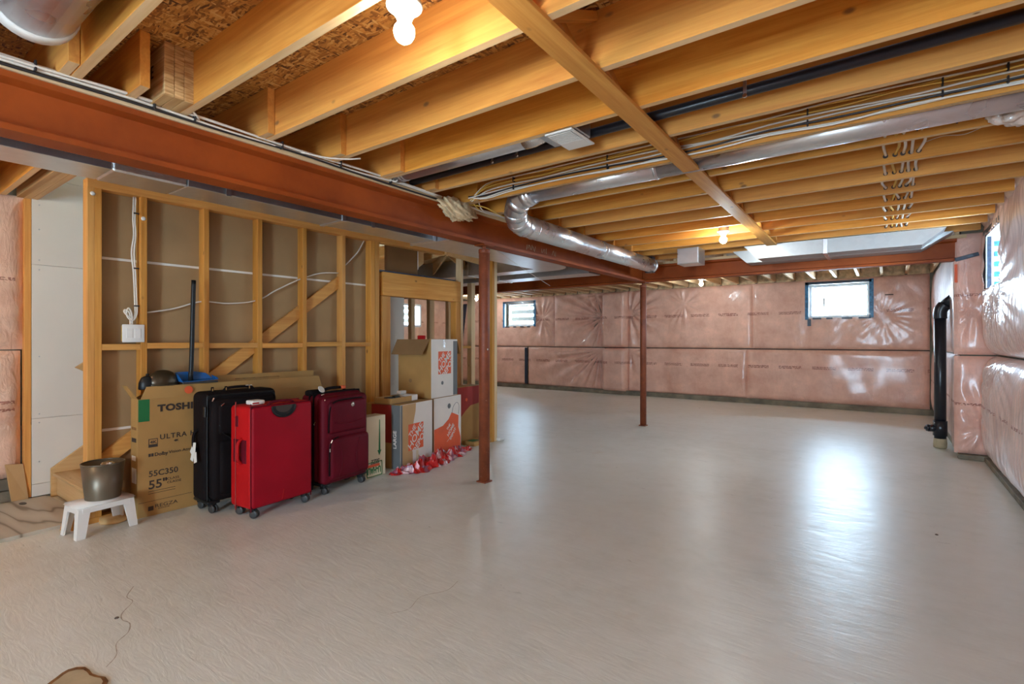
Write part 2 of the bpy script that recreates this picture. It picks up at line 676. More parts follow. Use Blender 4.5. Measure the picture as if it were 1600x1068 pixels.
def tube(name, pts, r, mat, parent=None, seg=8, curve=False, cap=True, radii=None, n=6, kind=None):
    if curve:
        pts = catmull(pts, n)
    return link(name, tube_mesh(pts, r, seg, cap, True, radii), parent, mat, kind=kind)


def lathe(name, prof, mat, parent=None, loc=(0, 0, 0), seg=24, rot=(0, 0, 0), smooth=True):
    verts, faces = [], []
    for r, z in prof:
        for k in range(seg):
            a = 2 * PI * k / seg
            verts.append((r * math.cos(a), r * math.sin(a), z))
    for i in range(len(prof) - 1):
        for k in range(seg):
            k2 = (k + 1) % seg
            faces.append((i * seg + k, i * seg + k2, (i + 1) * seg + k2, (i + 1) * seg + k))
    faces.append(tuple(range(seg - 1, -1, -1)))
    faces.append(tuple((len(prof) - 1) * seg + k for k in range(seg)))
    o = mesh_py(name, verts, faces, mat, parent, False, loc)
    o.rotation_euler = rot
    for p in o.data.polygons:
        p.use_smooth = smooth and len(p.vertices) == 4
    return o


def text(name, body, size, mat, parent, loc, rot, extrude=0.0006, align='LEFT', sx=1.0, shear=0.0, space=1.0, bold=0.0):
    cu = bpy.data.curves.new(name, 'FONT')
    cu.body = body
    cu.size = size
    cu.extrude = extrude
    cu.align_x = align
    cu.shear = shear
    cu.space_character = space
    cu.offset = bold
    cu.resolution_u = 3
    cu.materials.append(mat)
    o = bpy.data.objects.new(name, cu)
    COL.objects.link(o)
    o.parent = parent
    o.location = loc
    o.rotation_euler = rot
    o.scale = (sx, 1, 1)
    me = bpy.data.meshes.new_from_object(o.evaluated_get(bpy.context.evaluated_depsgraph_get()))
    bpy.data.objects.remove(o)
    m = link(name, me, parent, None, loc, rot)
    m.scale = (sx, 1, 1)
    return m


FRONT = (PI / 2, 0, 0)
LEFT = (PI / 2, 0, -PI / 2)


def fbm(u, v, seed, octaves=4):
    r = np.random.default_rng(seed)
    out = np.zeros_like(u)
    amp = 1.0
    f = 1.0
    for _ in range(octaves):
        for _k in range(3):
            a = r.uniform(0, 2 * PI)
            p = r.uniform(0, 2 * PI)
            out += amp * np.sin(f * (math.cos(a) * u + math.sin(a) * v) * r.uniform(2, 4) + p) / 3
        amp *= 0.5
        f *= 2.0
    return out


def panel(name, origin, U, V, Nn, w, h, nu, nv, mat, parent, bulge=0.05, seed=1, wr=0.008, stress=(), hole=None, pw=6, crease=0.0, cfreq=60):
    """A batt of insulation: a pillowed, wrinkled sheet over the rectangle w x h, edges tucked back to the wall."""
    a = np.linspace(0, 1, nu + 1)
    b = np.linspace(0, 1, nv + 1)
    A, B_ = np.meshgrid(a, b)
    eu = 1 - np.abs(2 * A - 1) ** max(pw, pw * w / h if h else pw)
    ev = 1 - np.abs(2 * B_ - 1) ** max(pw, pw * h / w if w else pw)
    prof = np.sqrt(np.clip(eu * ev, 0, 1))
    x, y = A * w, B_ * h
    d = bulge * prof + prof * (wr * fbm(x * 2.0, y * 2.0, seed, 4))
    if crease:
        wob = fbm(x * 1.3, y * 1.3, seed + 50, 3)
        env = np.clip(0.5 + 0.6 * fbm(x * 1.1, y * 1.1, seed + 90, 2), 0, 1)
        d += prof * crease * env * np.sin(cfreq * x + 6 * wob + 3 * y)
    for (su, sv, amp, rad, freq) in stress:
        dx, dy = x - su, y - sv
        rr = np.sqrt(dx * dx + dy * dy) + 1e-6
        th = np.arctan2(dy, dx)
        d += prof * amp * np.exp(-(rr / rad) ** 2) * (np.sin(th * freq + 2.3 * np.sin(th * 3 + seed)) * np.minimum(1, rr / (0.25 * rad)) - 0.8 * np.exp(-(rr / (0.3 * rad)) ** 2))
    U, V, Nn, O = (np.array(t, float) for t in (U, V, Nn, origin))
    verts = O + x[..., None] * U + y[..., None] * V + d[..., None] * Nn
    verts = verts.reshape(-1, 3)
    faces = []
    W1 = nu + 1
    for j in range(nv):
        for i in range(nu):
            if hole:
                cx, cy = (i + 0.5) / nu * w, (j + 0.5) / nv * h
                if hole[0] < cx < hole[2] and hole[1] < cy < hole[3]:
                    continue
            faces.append((j * W1 + i, j * W1 + i + 1, (j + 1) * W1 + i + 1, (j + 1) * W1 + i))
    o = mesh_py(name, verts, faces, mat, parent, True)
    return o


# ------------------------------------------------------------------ dimensions
JB, JT = 2.44, 2.69            # underside and top of the joists
JY = [0.70 + 0.432 * k for k in range(-4, 16)]   # far edges of the joists right of the beam
JTH = 0.040
BX = -2.97                     # centre of the long steel beam
WX = -4.52                     # face of the stud wall
BACK = 11.3

# ------------------------------------------------------------------ floor
floor = mesh_py('floor', [(-10.8, -4.4, 0), (1.3, -4.4, 0), (1.3, 11.6, 0), (-10.8, 11.6, 0), (-10.8, -4.4, -0.1), (1.3, -4.4, -0.1), (1.3, 11.6, -0.1), (-10.8, 11.6, -0.1)],
                [(0, 1, 2, 3), (7, 6, 5, 4), (0, 4, 5, 1), (1, 5, 6, 2), (2, 6, 7, 3), (3, 7, 4, 0)], M['floor'], kind='structure')


def ribbon(name, pts, w, z, mat, parent):
    P = catmull([(x, y, z) for x, y in pts], 5)
    vs, fs = [], []
    for i, p in enumerate(P):
        t = (P[min(i + 1, len(P) - 1)] - P[max(i - 1, 0)]).normalized()
        s = Vector((-t.y, t.x, 0))
        ww = w * random.uniform(0.4, 1.2)
        vs += [p + s * ww / 2, p - s * ww / 2]
    for i in range(len(P) - 1):
        fs.append((2 * i, 2 * i + 2, 2 * i + 3, 2 * i + 1))
    return mesh_py(name, vs, fs, mat, parent)


M['crack'] = plain('crack_line', (0.44, 0.39, 0.32), 0.9)
ribbon('crack', [(-2.50, 0.69), (-2.56, 0.74), (-2.66, 0.77), (-2.72, 0.83), (-2.80, 0.86), (-2.86, 0.85), (-2.93, 0.87), (-3.02, 0.94), (-3.10, 0.94), (-3.2, 1.0)], 0.005, 0.0006, M['crack'], floor)
ribbon('crack', [(-1.9, 1.62), (-1.86, 1.70), (-1.90, 1.82), (-1.84, 1.94), (-1.86, 2.05)], 0.003, 0.0006, M['crack'], floor)
# broken patch by the bottom edge: rust-brown rim round a paler filling
pp = []
for k in range(26):
    a = 2 * PI * k / 26
    pp.append((-2.44 + 0.15 * math.cos(a) * (1 + 0.12 * math.sin(3 * a)), 0.575 + 0.085 * math.sin(a) * (1 + 0.15 * math.cos(5 * a)), 0.0008))
M['rust'] = plain('rust_stain', (0.22, 0.10, 0.03), 0.9, 0, 0, 0.5, 30)
M['filler'] = plain('beige_floor_filler', (0.46, 0.36, 0.22), 0.8, 0, 0, 0.2, 10)
prism('patch_rim', pp, (0, 0, 0.003), M['rust'], floor)
c0 = Vector((-2.44, 0.575, 0))
prism('patch', [((Vector(p) - c0) * 0.84 + c0)[:2] + (0.0038,) for p in pp], (0, 0, 0.002), M['filler'], floor)
M['dirt'] = plain('dark_speck', (0.10, 0.07, 0.05), 0.9)
for (x, y) in ((0.27, 4.42), (-2.9, 0.84), (-0.35, 1.9)):
    lathe('speck', [(0.010, 0), (0.008, 0.004), (0.003, 0.006)], M['dirt'], floor, (x, y, 0), 7)

# ------------------------------------------------------------------ ceiling: subfloor panels and joists
ceiling = struct('ceiling')


def osb(x0, x1, y0, y1):
    return box('subfloor_panel', (x0, y0, JT), (x1, y1, JT + 0.02), M['osb'], ceiling, 0.0015)


ys = [-4.4, -1.9, 0.62, 3.14, 5.66, 7.42]
for i in range(len(ys) - 1):
    xs = [-2.97, -1.7 + 0.5 * (i % 2), 1.25]
    for j in range(2):
        osb(xs[j], xs[j + 1], ys[i], ys[i + 1])
for (x0, x1, y0, y1) in ((-10.8, -5.65, -4.4, 1.0), (-5.65, -2.97, -4.4, 1.13), (-4.62, -2.97, 1.13, 4.9), (-5.65, -2.97, 4.9, 7.42),
                         (-10.8, -5.65, 1.0, 7.42), (-10.8, -6.2, 7.42, 11.6), (-6.2, -2.4, 7.42, 11.6), (-2.4, 1.3, 7.42, 11.6)):
    osb(x0, x1, y0, y1)

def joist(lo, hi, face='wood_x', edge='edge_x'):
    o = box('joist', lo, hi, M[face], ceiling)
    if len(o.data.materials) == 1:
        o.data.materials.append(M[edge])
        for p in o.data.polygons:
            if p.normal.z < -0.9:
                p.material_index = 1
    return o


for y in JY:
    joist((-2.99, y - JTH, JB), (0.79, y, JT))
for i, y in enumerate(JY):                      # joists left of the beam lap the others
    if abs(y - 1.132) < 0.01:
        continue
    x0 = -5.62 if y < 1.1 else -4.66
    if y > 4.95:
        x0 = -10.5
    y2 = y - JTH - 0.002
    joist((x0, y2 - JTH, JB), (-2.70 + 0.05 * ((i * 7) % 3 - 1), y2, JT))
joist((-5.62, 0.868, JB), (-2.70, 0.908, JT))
for k in range(3):                              # three-ply beam along the stair opening
    box('header_ply', (-5.62, 0.968 + 0.042 * k, JB), (-2.71, 1.009 + 0.042 * k, JT), M['lvl'], ceiling)
text('lettering', '2.0E', 0.085, M['ink'], ceiling, (-2.955, 0.9674, 2.555), (PI / 2, 0, 0), bold=0.001, sx=0.8)
# joists beyond the far beam run the other way
for k in range(31):
    x = 0.62 - 0.343 * k
    box('joist', (x - 0.02, 7.36, JB), (x + 0.02, BACK - 0.04, JT), M['pale_y'], ceiling)
# sill plate on the long beam
box('sill_plate', (-3.05, -1.9, 2.402), (-2.89, 7.30, JB - 0.001), M['pale_y'], ceiling)
box('sill_plate', (-10.5, 7.37, 2.402), (0.70, 7.50, JB - 0.001), M['pale_x'], ceiling)
# strap nailed under the joists
st = box('strap', (-0.055, -3.3, -0.010), (0.055, 3.3, 0.010), M['stud_y'], ceiling)
st.location = (-1.055, 3.90, JB - 0.0115)
st.rotation_euler = (0, 0, math.atan(0.10 / 5.9))
# cross bridging above the strap
for i in range(3, len(JY) - 1):
    ya, yb = JY[i] + 0.002, JY[i + 1] - JTH - 0.002
    ln = math.hypot(yb - ya, JT - JB - 0.06)
    an = math.atan2(JT - JB - 0.06, yb - ya)
    for s, xo in ((1, 0.03), (-1, -0.03)):
        b = box('bridging', (-0.019, -ln / 2, -0.019), (0.019, ln / 2, 0.019), M['stud_y'], ceiling)
        b.location = (-1.03 + xo + (0.03 if i < 6 else 0), (ya + yb) / 2, (JB + JT) / 2 + 0.004)
        b.rotation_euler = (s * an, 0, 0)

# ------------------------------------------------------------------ back wall with two windows
wall_back = struct('wall_back')
wn1 = (-1.21, 1.715, -0.245, 2.345)     # x0 z0 x1 z1
wn2 = (-8.48, 1.66, -7.51, 2.285)
yb0, yb1 = BACK + 0.02, BACK + 0.27
for (x0, x1, z0, z1) in ((-10.9, wn2[0], 0, 3.0), (wn2[2], wn1[0], 0, 3.0), (wn1[2], 1.3, 0, 3.0),
                         (wn2[0], wn2[2], 0, wn2[1]), (wn2[0], wn2[2], wn2[3], 3.0), (wn1[0], wn1[2], 0, wn1[1]), (wn1[0], wn1[2], wn1[3], 3.0)):
    box('foundation', (x0, yb0, z0), (x1, yb1, z1), M['concrete'], wall_back, 0)
box('footing', (-10.6, BACK - 0.05, 0), (0.66, BACK + 0.03, 0.10), M['concrete'], wall_back, 0.004)
ZS = 1.112
Ux, Uz, Nb = (1, 0, 0), (0, 0, 1), (0, -1, 0)


def back_batt(x0, x1, z0, z1, seed, bulge=0.045, stress=(), hole=None, wr=0.007):
    w, h = x1 - x0, z1 - z0
    dens = 46 if stress else 20
    nu, nv = max(12, int(w * dens)), max(14, int(h * dens))
    if hole:
        hole = (hole[0] - x0, hole[1] - z0, hole[2] - x0, hole[3] - z0)
    return panel('insulation_batt', (x0, BACK, z0), Ux, Uz, Nb, w, h, nu, nv, M['ins_back'], wall_back, bulge, seed, wr, stress, hole, 16)


top = 2.43
xsU = [-10.45, -7.05, -5.50, -4.88, -2.9, 0.60]
back_batt(-10.45, -6.9, ZS, top, 3, hole=wn2, wr=0.008, stress=((3.2, 0.75, 0.02, 0.8, 13),))
back_batt(-6.9, -5.50, ZS, top, 4, stress=((1.36, 0.72, 0.055, 1.0, 19), (1.2, 1.25, 0.03, 0.5, 11)))
back_batt(-5.50, -4.88, ZS, top, 5, bulge=0.21, wr=0.006)
back_batt(-4.88, -2.2, ZS, top, 6, stress=((0.06, 0.8, 0.045, 0.7, 17), (1.3, 0.95, 0.02, 0.45, 13)))
back_batt(-2.2, 0.60, ZS, top, 8, hole=wn1, stress=((2.15, 0.62, 0.0015, 0.6, 21),))
back_batt(-10.45, -7.75, 0.10, ZS - 0.012, 9)
back_batt(-7.72, -5.50, 0.10, ZS - 0.012, 10, stress=((2.15, 0.95, 0.055, 1.5, 27), (0.9, 0.98, 0.015, 0.4, 9)))
back_batt(-5.50, -4.88, 0.07, ZS - 0.012, 11, bulge=0.20)
back_batt(-4.88, -2.3, 0.10, ZS - 0.012, 12, stress=((0.08, 0.9, 0.02, 0.6, 11),))
back_batt(-2.3, 0.60, 0.10, ZS - 0.012, 13)
box('batt_seam', (-10.4, BACK - 0.010, ZS - 0.014), (0.6, BACK + 0.01, ZS + 0.004), M['ink'], wall_back, 0)
# rim insulation between the joist ends
for k in range(30):
    xa = 0.62 - 0.343 * (k + 1) + 0.02
    panel('rim_batt', (xa, BACK - 0.01, JB - 0.01), Ux, Uz, Nb, 0.303, JT - JB, 8, 6, M['fluff'], wall_back, 0.05, 40 + k, 0.012, pw=5)


def window_x(n, rect, y_in, y_pane, parent_tape=True):
    """A basement window in the back wall: reveal, vinyl frame, pane, strips of tape round the plastic."""
    x0, z0, x1, z1 = rect
    w = struct('window_%d' % n)
    fw = 0.045
    yf = y_pane
    box('window_frame', (x0, yf - 0.02, z0), (x0 + fw, yf + 0.03, z1), M['vinyl'], w)
    box('window_frame', (x1 - fw, yf - 0.02, z0), (x1, yf + 0.03, z1), M['vinyl'], w)
    box('window_frame', (x0 + fw, yf - 0.02, z0), (x1 - fw, yf + 0.03, z0 + fw), M['vinyl'], w)
    box('window_frame', (x0 + fw, yf - 0.02, z1 - fw), (x1 - fw, yf + 0.03, z1), M['vinyl'], w)
    box('pane', (x0 + fw, yf, z0 + fw), (x1 - fw, yf + 0.006, z1 - fw), M['glass'], w, 0)
    # reveal boards
    t = 0.012
    box('reveal', (x0 - t, y_in, z0 - t), (x0, yf + 0.02, z1 + t), M['vinyl'], w, 0)
    box('reveal', (x1, y_in, z0 - t), (x1 + t, yf + 0.02, z1 + t), M['vinyl'], w, 0)
    box('reveal', (x0, y_in, z1), (x1, yf + 0.02, z1 + t), M['vinyl'], w, 0)
    box('window_sill', (x0, y_in, z0 - t), (x1, yf + 0.02, z0), M['vinyl'], w, 0)
    for (a0, a1, c0, c1, mt) in ((x0 - 0.05, x0 + 0.01, z0 - 0.04, z1 + 0.04, 'tape_blue'), (x1 - 0.005, x1 + 0.06, z0 - 0.02, z1 + 0.05, 'tape_blue'),
                             (x0 - 0.05, x1 + 0.03, z1 - 0.005, z1 + 0.045, 'tape_dark')):
        box('tape', (a0, BACK - 0.062, c0), (a1, BACK - 0.050, c1), M[mt], w, 0)
    for q in range(4):
        xa = x0 + 0.02 + (x1 - x0) * (q * 0.25 + random.uniform(0, .06))
        box('tape', (xa, BACK - 0.062, z0 - 0.035), (xa + random.uniform(.09, .2), BACK - 0.050, z0 - 0.006), M['tape_dark'], w, 0)
    return w


w1 = window_x(1, wn1, BACK - 0.055, BACK + 0.20)
box('tape', (wn1[0] - 0.01, BACK - 0.062, wn1[1] - 0.16), (wn1[0] + 0.05, BACK - 0.052, wn1[1] - 0.03), M['tape_dark'], w1, 0)
box('latch', (-0.98, BACK + 0.165, 1.93), (-0.955, BACK + 0.18, 2.10), M['well'], w1, 0.002)
w2 = window_x(2, wn2, BACK - 0.055, BACK + 0.12)
for q in range(4):           # ribs of the steel well outside
    zc = 1.62 + 0.20 * q
    box('well_rib', (-8.7, BACK + 0.55, zc), (-7.3, BACK + 0.60, zc + 0.115), M['well'], w2, 0.01)
box('tape', (-7.80, BACK - 0.060, 0.12), (-7.715, BACK - 0.045, ZS - 0.03), M['tape_dark'], wall_back, 0)
pr = prism('tape', [(-9.98, BACK - 0.064, 2.33), (-9.84, BACK - 0.064, 2.33), (-10.02, BACK - 0.064, 1.20), (-10.18, BACK - 0.064, 1.20)], (0, 0.012, 0), M['tape_dark'], wall_back)
box('tape', (-0.02 + 0.0, BACK - 0.058, 2.085), (0.10, BACK - 0.050, 2.10), M['ink'], wall_back, 0)

# ------------------------------------------------------------------ right wall: near part, pier and the part behind it
wall_right = struct('wall_right')
RX = 0.93                      # plane the batts are fixed to
wy0, wy1, wz0, wz1 = 6.00, 6.90, 1.80, 2.32
xo0, xo1 = RX + 0.02, RX + 0.30
for (y0, y1, z0, z1) in ((-4.4, wy0, 0, 3), (wy1, 7.45, 0, 3), (wy0, wy1, 0, wz0), (wy0, wy1, wz1, 3)):
    box('foundation', (xo0, y0, z0), (xo1, y1, z1), M['concrete'], wall_right, 0)
box('foundation', (0.66, 7.44, 0), (1.23, 11.6, 3.0), M['concrete'], wall_right, 0)
Uy, Nr = (0, 1, 0), (-1, 0, 0)


def right_batt(y0, y1, z0, z1, seed, bulge, stress=(), hole=None, wr=0.012, x=RX, crease=0.0, dens=40):
    w, h = y1 - y0, z1 - z0
    if hole:
        hole = (hole[0] - y0, hole[1] - z0, hole[2] - y0, hole[3] - z0)
    return panel('insulation_batt', (x, y0, z0), Uy, Uz, Nr, w, h, max(10, int(w * dens)), max(10, int(h * 34)), M['ins_right'], wall_right, bulge, seed, wr, stress, hole, 5, crease)


right_batt(4.6, 7.36, 1.14, 2.62, 21, 0.15, ((1.7, 0.62, 0.012, 0.8, 27),), (wy0, wz0, wy1, wz1), 0.010, RX, 0.004, 90)
right_batt(4.6, 7.36, 0.05, 1.125, 22, 0.14, ((1.9, 1.05, 0.010, 0.8, 29),), None, 0.010, RX, 0.0045, 90)
right_batt(1.2, 4.58, 1.14, 2.62, 23, 0.13)
right_batt(1.2, 4.58, 0.05, 1.125, 24, 0.13)
right_batt(-4.2, 1.18, 0.05, 2.62, 25, 0.10)
right_batt(7.47, 11.28, 1.14, 2.4, 26, 0.05, (), None, 0.008, 0.655)
right_batt(7.47, 11.28, 0.10, 1.125, 27, 0.05, (), None, 0.008, 0.655)
# pier facing the camera under the end of the far beam
for (z0, z1, sd, st_) in ((1.135, 2.45, 31, ((0.16, 0.5, 0.014, 0.4, 9),)), (0.06, 1.12, 32, ((0.26, 0.3, 0.016, 0.4, 9),))):
    panel('insulation_batt', (0.60, 7.42, z0), Ux, Uz, Nb, 0.36, z1 - z0, 16, 34, M['ins_pier'], wall_right, 0.05, sd, 0.010, st_, None, 5)
    panel('insulation_batt', (0.63, 7.40, z0), Uy, Uz, Nr, 0.35, z1 - z0, 10, 34, M['ins_right'], wall_right, 0.035, sd + 4, 0.010, (), None, 5)
box('footing', (0.63, 7.36, 0), (0.93, 7.46, 0.055), M['concrete'], wall_right, 0.005)
box('footing', (RX - 0.09, 2.0, 0), (RX + 0.03, 7.42, 0.05), M['concrete'], wall_right, 0.005)
box('tape', (0.60, 7.345, 2.17), (0.80, 7.36, 2.21), M['tape_dark'], wall_right, 0.003, rot=(0, -0.25, 0))
box('tape', (0.60, 7.37, 1.92), (0.625, 7.385, 2.12), M['orange'], wall_right, 0.002)
# plastic-wrapped rim insulation between the joist ends
for i in range(len(JY) - 1):
    y0, y1 = JY[i] + 0.002, JY[i + 1] - JTH - 0.002
    if y0 > 7.2 or y0 < 0.5:
        continue
    panel('rim_batt', (0.86, y0, JB - 0.01), Uy, Uz, Nr, y1 - y0, 0.26, 10, 10, M['ins_bag'], wall_right, 0.08, 60 + i, 0.02, (), None, 4)
box('top_plate', (0.87, -4.2, JB - 0.045), (0.96, 7.34, JB - 0.002), M['pale_y'], wall_right)
box('rim_board', (0.90, -4.2, JB), (0.94, 7.44, JT), M['wood_y'], wall_right)

w3 = struct('window_3')
xp = RX + 0.24
fw = 0.045
for (y0, y1, z0, z1) in ((wy0, wy0 + fw, wz0, wz1), (wy1 - fw, wy1, wz0, wz1), (wy0 + fw, wy1 - fw, wz0, wz0 + fw), (wy0 + fw, wy1 - fw, wz1 - fw, wz1)):
    box('window_frame', (xp - 0.02, y0, z0), (xp + 0.03, y1, z1), M['vinyl'], w3)
box('pane', (xp, wy0 + fw, wz0 + fw), (xp + 0.006, wy1 - fw, wz1 - fw), M['glass'], w3, 0)
xi = RX - 0.13
box('reveal', (xi, wy1, wz0 - 0.012), (xp + 0.02, wy1 + 0.012, wz1 + 0.012), M['vinyl'], w3, 0)
box('reveal', (xi, wy0 - 0.012, wz0 - 0.012), (xp + 0.02, wy0, wz1 + 0.012), M['vinyl'], w3, 0)
box('reveal', (xi, wy0, wz1), (xp + 0.02, wy1, wz1 + 0.012), M['vinyl'], w3, 0)
box('window_sill', (xi, wy0, wz0 - 0.012), (xp + 0.02, wy1, wz0), M['vinyl'], w3, 0)
for q in range(5):
    z = wz0 + 0.02 + 0.10 * q
    box('tape', (xi + 0.06, wy1 - 0.005, z), (xi + 0.25, wy1 - 0.002, z + 0.05), M['tape_blue'], w3, 0)
box('tape', (xi + 0.01, wy1 - 0.006, wz0), (xi + 0.04, wy1 - 0.003, wz1), M['tape_dark'], w3, 0)
box('tape', (xi - 0.012, wy0 + 0.1, wz1 + 0.02), (xi - 0.004, wy1 + 0.06, wz1 + 0.06), M['tape_dark'], w3, 0)
box('tape', (xi - 0.012, wy1 - 0.22, wz0 - 0.06), (xi - 0.004, wy1 + 0.05, wz0 - 0.02), M['tape_dark'], w3, 0)

# ------------------------------------------------------------------ far left wall (with window_4), front wall
wall_far_left = struct('wall_far_left')
FX = -10.5
w4 = (9.30, 1.66, 10.0, 2.25)
for (y0, y1, z0, z1) in ((1.0, w4[0], 0, 3), (w4[2], 11.6, 0, 3), (w4[0], w4[2], 0, w4[1]), (w4[0], w4[2], w4[3], 3)):
    box('foundation', (FX - 0.3, y0, z0), (FX - 0.02, y1, z1), M['concrete'], wall_far_left, 0)
for (y0, y1, z0, z1, h, sd) in ((5.0, 11.28, ZS, 2.43, w4, 71), (5.0, 11.28, 0.1, ZS - 0.012, None, 72)):
    hh = (h[0] - y0, h[1] - z0, h[2] - y0, h[3] - z0) if h else None
    panel('insulation_batt', (FX, y0, z0), Uy, Uz, (1, 0, 0), y1 - y0, z1 - z0, 90, 24, M['ins_left'], wall_far_left, 0.04, sd, 0.008, (), hh, 16)
w4s = struct('window_4')
box('pane', (FX - 0.14, w4[0], w4[1]), (FX - 0.134, w4[2], w4[3]), M['glass'], w4s, 0)
for q in range(4):
    box('well_rib', (FX - 0.75, w4[0] - 0.3, 1.62 + 0.18 * q), (FX - 0.70, w4[2] + 0.3, 1.72 + 0.18 * q), M['well'], w4s, 0.01)
for (y0, y1, z0, z1) in ((w4[0] - 0.02, w4[0] + 0.03, w4[1], w4[3]), (w4[2] - 0.03, w4[2] + 0.02, w4[1], w4[3]), (w4[0], w4[2], w4[1] - 0.02, w4[1] + 0.03), (w4[0], w4[2], w4[3] - 0.03, w4[3] + 0.02)):
    box('window_frame', (FX - 0.16, y0, z0), (FX + 0.045, y1, z1), M['vinyl'], w4s, 0)

wall_front = struct('wall_front')
for (x0, x1, z0, z1) in ((-10.8, -0.975, 0, 3), (0.3, 1.3, 0, 3), (-0.975, 0.3, 2.15, 3)):
    box('foundation', (x0, -4.5, z0), (x1, -4.35, z1), M['drywall'], wall_front, 0)
added_fill_door = struct('added_fill_door')           # added glazed door, unseen behind the camera, lets in fill daylight
for k in range(1):
    xa = -0.975 + 1.275 * k
    for (a, b, c, d) in ((xa, xa + 0.05, 0, 2.15), (xa + 1.225, xa + 1.275, 0, 2.15), (xa + 0.05, xa + 1.225, 0, 0.06), (xa + 0.05, xa + 1.225, 2.09, 2.15)):
        box('fill_door_frame', (a, -4.46, c), (b, -4.40, d), M['vinyl'], added_fill_door, 0)
    box('pane', (xa + 0.05, -4.432, 0.06), (xa + 1.225, -4.428, 2.09), M['glass'], added_fill_door, 0)

# ------------------------------------------------------------------ wall beside the stairs: pink batt and white drywall
wall_stair = struct('wall_stair')
SX = -5.60
box('foundation', (SX - 0.30, -4.4, 0), (SX - 0.10, 0.98, 3.0), M['concrete'], wall_stair, 0)
blocks = 0
for r in range(2):                               # bare block course under the batt
    for k in range(6):
        y0 = -1.2 + 0.40 * k + 0.2 * r
        box('block', (SX - 0.12, y0, 0.005 + 0.095 * r), (SX - 0.045, min(y0 + 0.392, 1.0), 0.093 + 0.095 * r), M['concrete'], wall_stair, 0.004)
panel('insulation_batt', (SX - 0.08, -1.6, 0.19), Uy, Uz, (1, 0, 0), 2.60, 1.02, 60, 34, M['ins_left'], wall_stair, 0.07, 81, 0.015, ((2.3, 0.45, 0.02, 0.5, 9),), None, 7)
panel('insulation_batt', (SX - 0.08, -1.6, 1.22), Uy, Uz, (1, 0, 0), 2.62, 1.24, 60, 34, M['ins_left'], wall_stair, 0.07, 82, 0.015, ((2.3, 0.3, 0.02, 0.5, 9),), None, 7)
prism('torn_paper', [(SX + 0.01, 0.93, 0.02), (SX + 0.0, 1.03, 0.0), (SX - 0.02, 1.00, 0.30), (SX - 0.03, 0.90, 0.31)], (0.012, 0.004, 0), M['tan_print'], wall_stair)
dz = [0.02, 0.12, 0.655, 1.910, 2.62, 4.6]
for k in range(5):
    box('drywall_sheet', (SX - 0.013, 1.055, dz[k] + 0.0012), (SX, 4.86, dz[k + 1] - 0.0012), M['drywall'], wall_stair, 0.001)
for z in (0.62, 0.69, 1.16, 1.87, 1.95, 2.2, 0.30, 2.4):
    lathe('screw', [(0.006, 0), (0.005, 0.002)], M['screw'], wall_stair, (SX - 0.0005, 1.10, z), 8, (0, PI / 2, 0))
box('jamb_stud', (SX - 0.10, 1.012, 0.02), (SX - 0.012, 1.053, JB), M['stud_z'], wall_stair)
for k in range(9):
    y = 1.30 + 0.43 * k
    box('stud', (SX - 0.11, y, 0.02), (SX - 0.015, y + 0.04, JB), M['pale_z'], wall_stair)
# stairwell above the floor: daylit from the storey upstairs
box('drywall_sheet', (SX, 4.86, JT), (-4.62, 4.88, 4.6), M['drywall'], wall_stair, 0)
box('drywall_sheet', (SX, 1.0, JT + 0.02), (-4.62, 1.013, 4.6), M['drywall'], wall_stair, 0)
box('drywall_sheet', (-4.62, 1.0, JT + 0.02), (-4.607, 4.88, 4.6), M['drywall'], wall_stair, 0)

box('drywall_sheet', (SX, 1.0, 4.6), (-4.607, 4.55, 4.62), M['drywall'], wall_stair, 0)  # added unseen lid, narrows the open top to cut daylight in the stairwell

# ------------------------------------------------------------------ stud wall in front of the stairs
wall_left = struct('wall_left')
SD = 0.094
studs_r = [1.180, 1.222, 1.500, 1.940, 2.387, 2.824, 3.262]
PB, PT = 2.374, 2.437          # top plate
for yr in studs_r:
    box('stud', (WX - SD, yr - 0.0415, 0.042), (WX, yr, PB), M['stud_z'], wall_left)
for yr in (3.640, 3.700):
    box('stud', (WX - SD, yr - 0.054, 0.042), (WX, yr, PB), M['stud_z'], wall_left)
box('stud', (WX - SD, 3.745, 0.042), (WX, 3.858, 1.785), M['stud_z'], wall_left)          # trimmer under the header
box('top_plate', (WX - SD, 1.139, PB), (WX, 5.10, PT), M['stud_y'], wall_left)
box('sole_plate', (WX - SD, 1.139, 0.001), (WX, 3.86, 0.041), M['stud_y'], wall_left)
edges = [1.222, 1.500, 1.940, 2.387, 2.824, 3.262, 3.586]
for k in range(6):
    y0 = edges[k]
    y1 = edges[k + 1] - (0.0415 if k < 5 else 0)
    dzb = 0.004 * ((k * 5) % 3)
    box('blocking', (WX - 0.09, y0 + 0.001, 1.222 + dzb), (WX - 0.001, y1 - 0.001, 1.266 + dzb), M['stud_y'], wall_left)
# drywall seen from behind
dzl = [0.02, 0.648, 1.905, 2.44]
for k in range(3):
    box('drywall_sheet', (WX - SD - 0.014, 1.145, dzl[k]), (WX - SD - 0.001, 3.70, dzl[k + 1] - 0.020), M['drywall_back'], wall_left, 0)
    if k < 2:
        box('sheet_edge', (WX - SD - 0.013, 1.145, dzl[k + 1] - 0.019), (WX - SD - 0.0005, 3.70, dzl[k + 1] - 0.001), M['edge_white'], wall_left, 0)
# raking board between the studs, along the stair
for k in range(6):
    y0 = edges[k] + 0.001
    y1 = edges[k + 1] - (0.0415 if k < 5 else 0) - 0.001
    if k == 5:
        continue
    zt = lambda y: 0.53 + (y - 1.31) * 0.745
    xw = WX - SD
    prism('raking_board', [(xw, y0, zt(y0) - 0.125), (xw, y1, zt(y1) - 0.125), (xw, y1, zt(y1)), (xw, y0, zt(y0))], (0.034, 0, 0), M['stud_y'], wall_left)
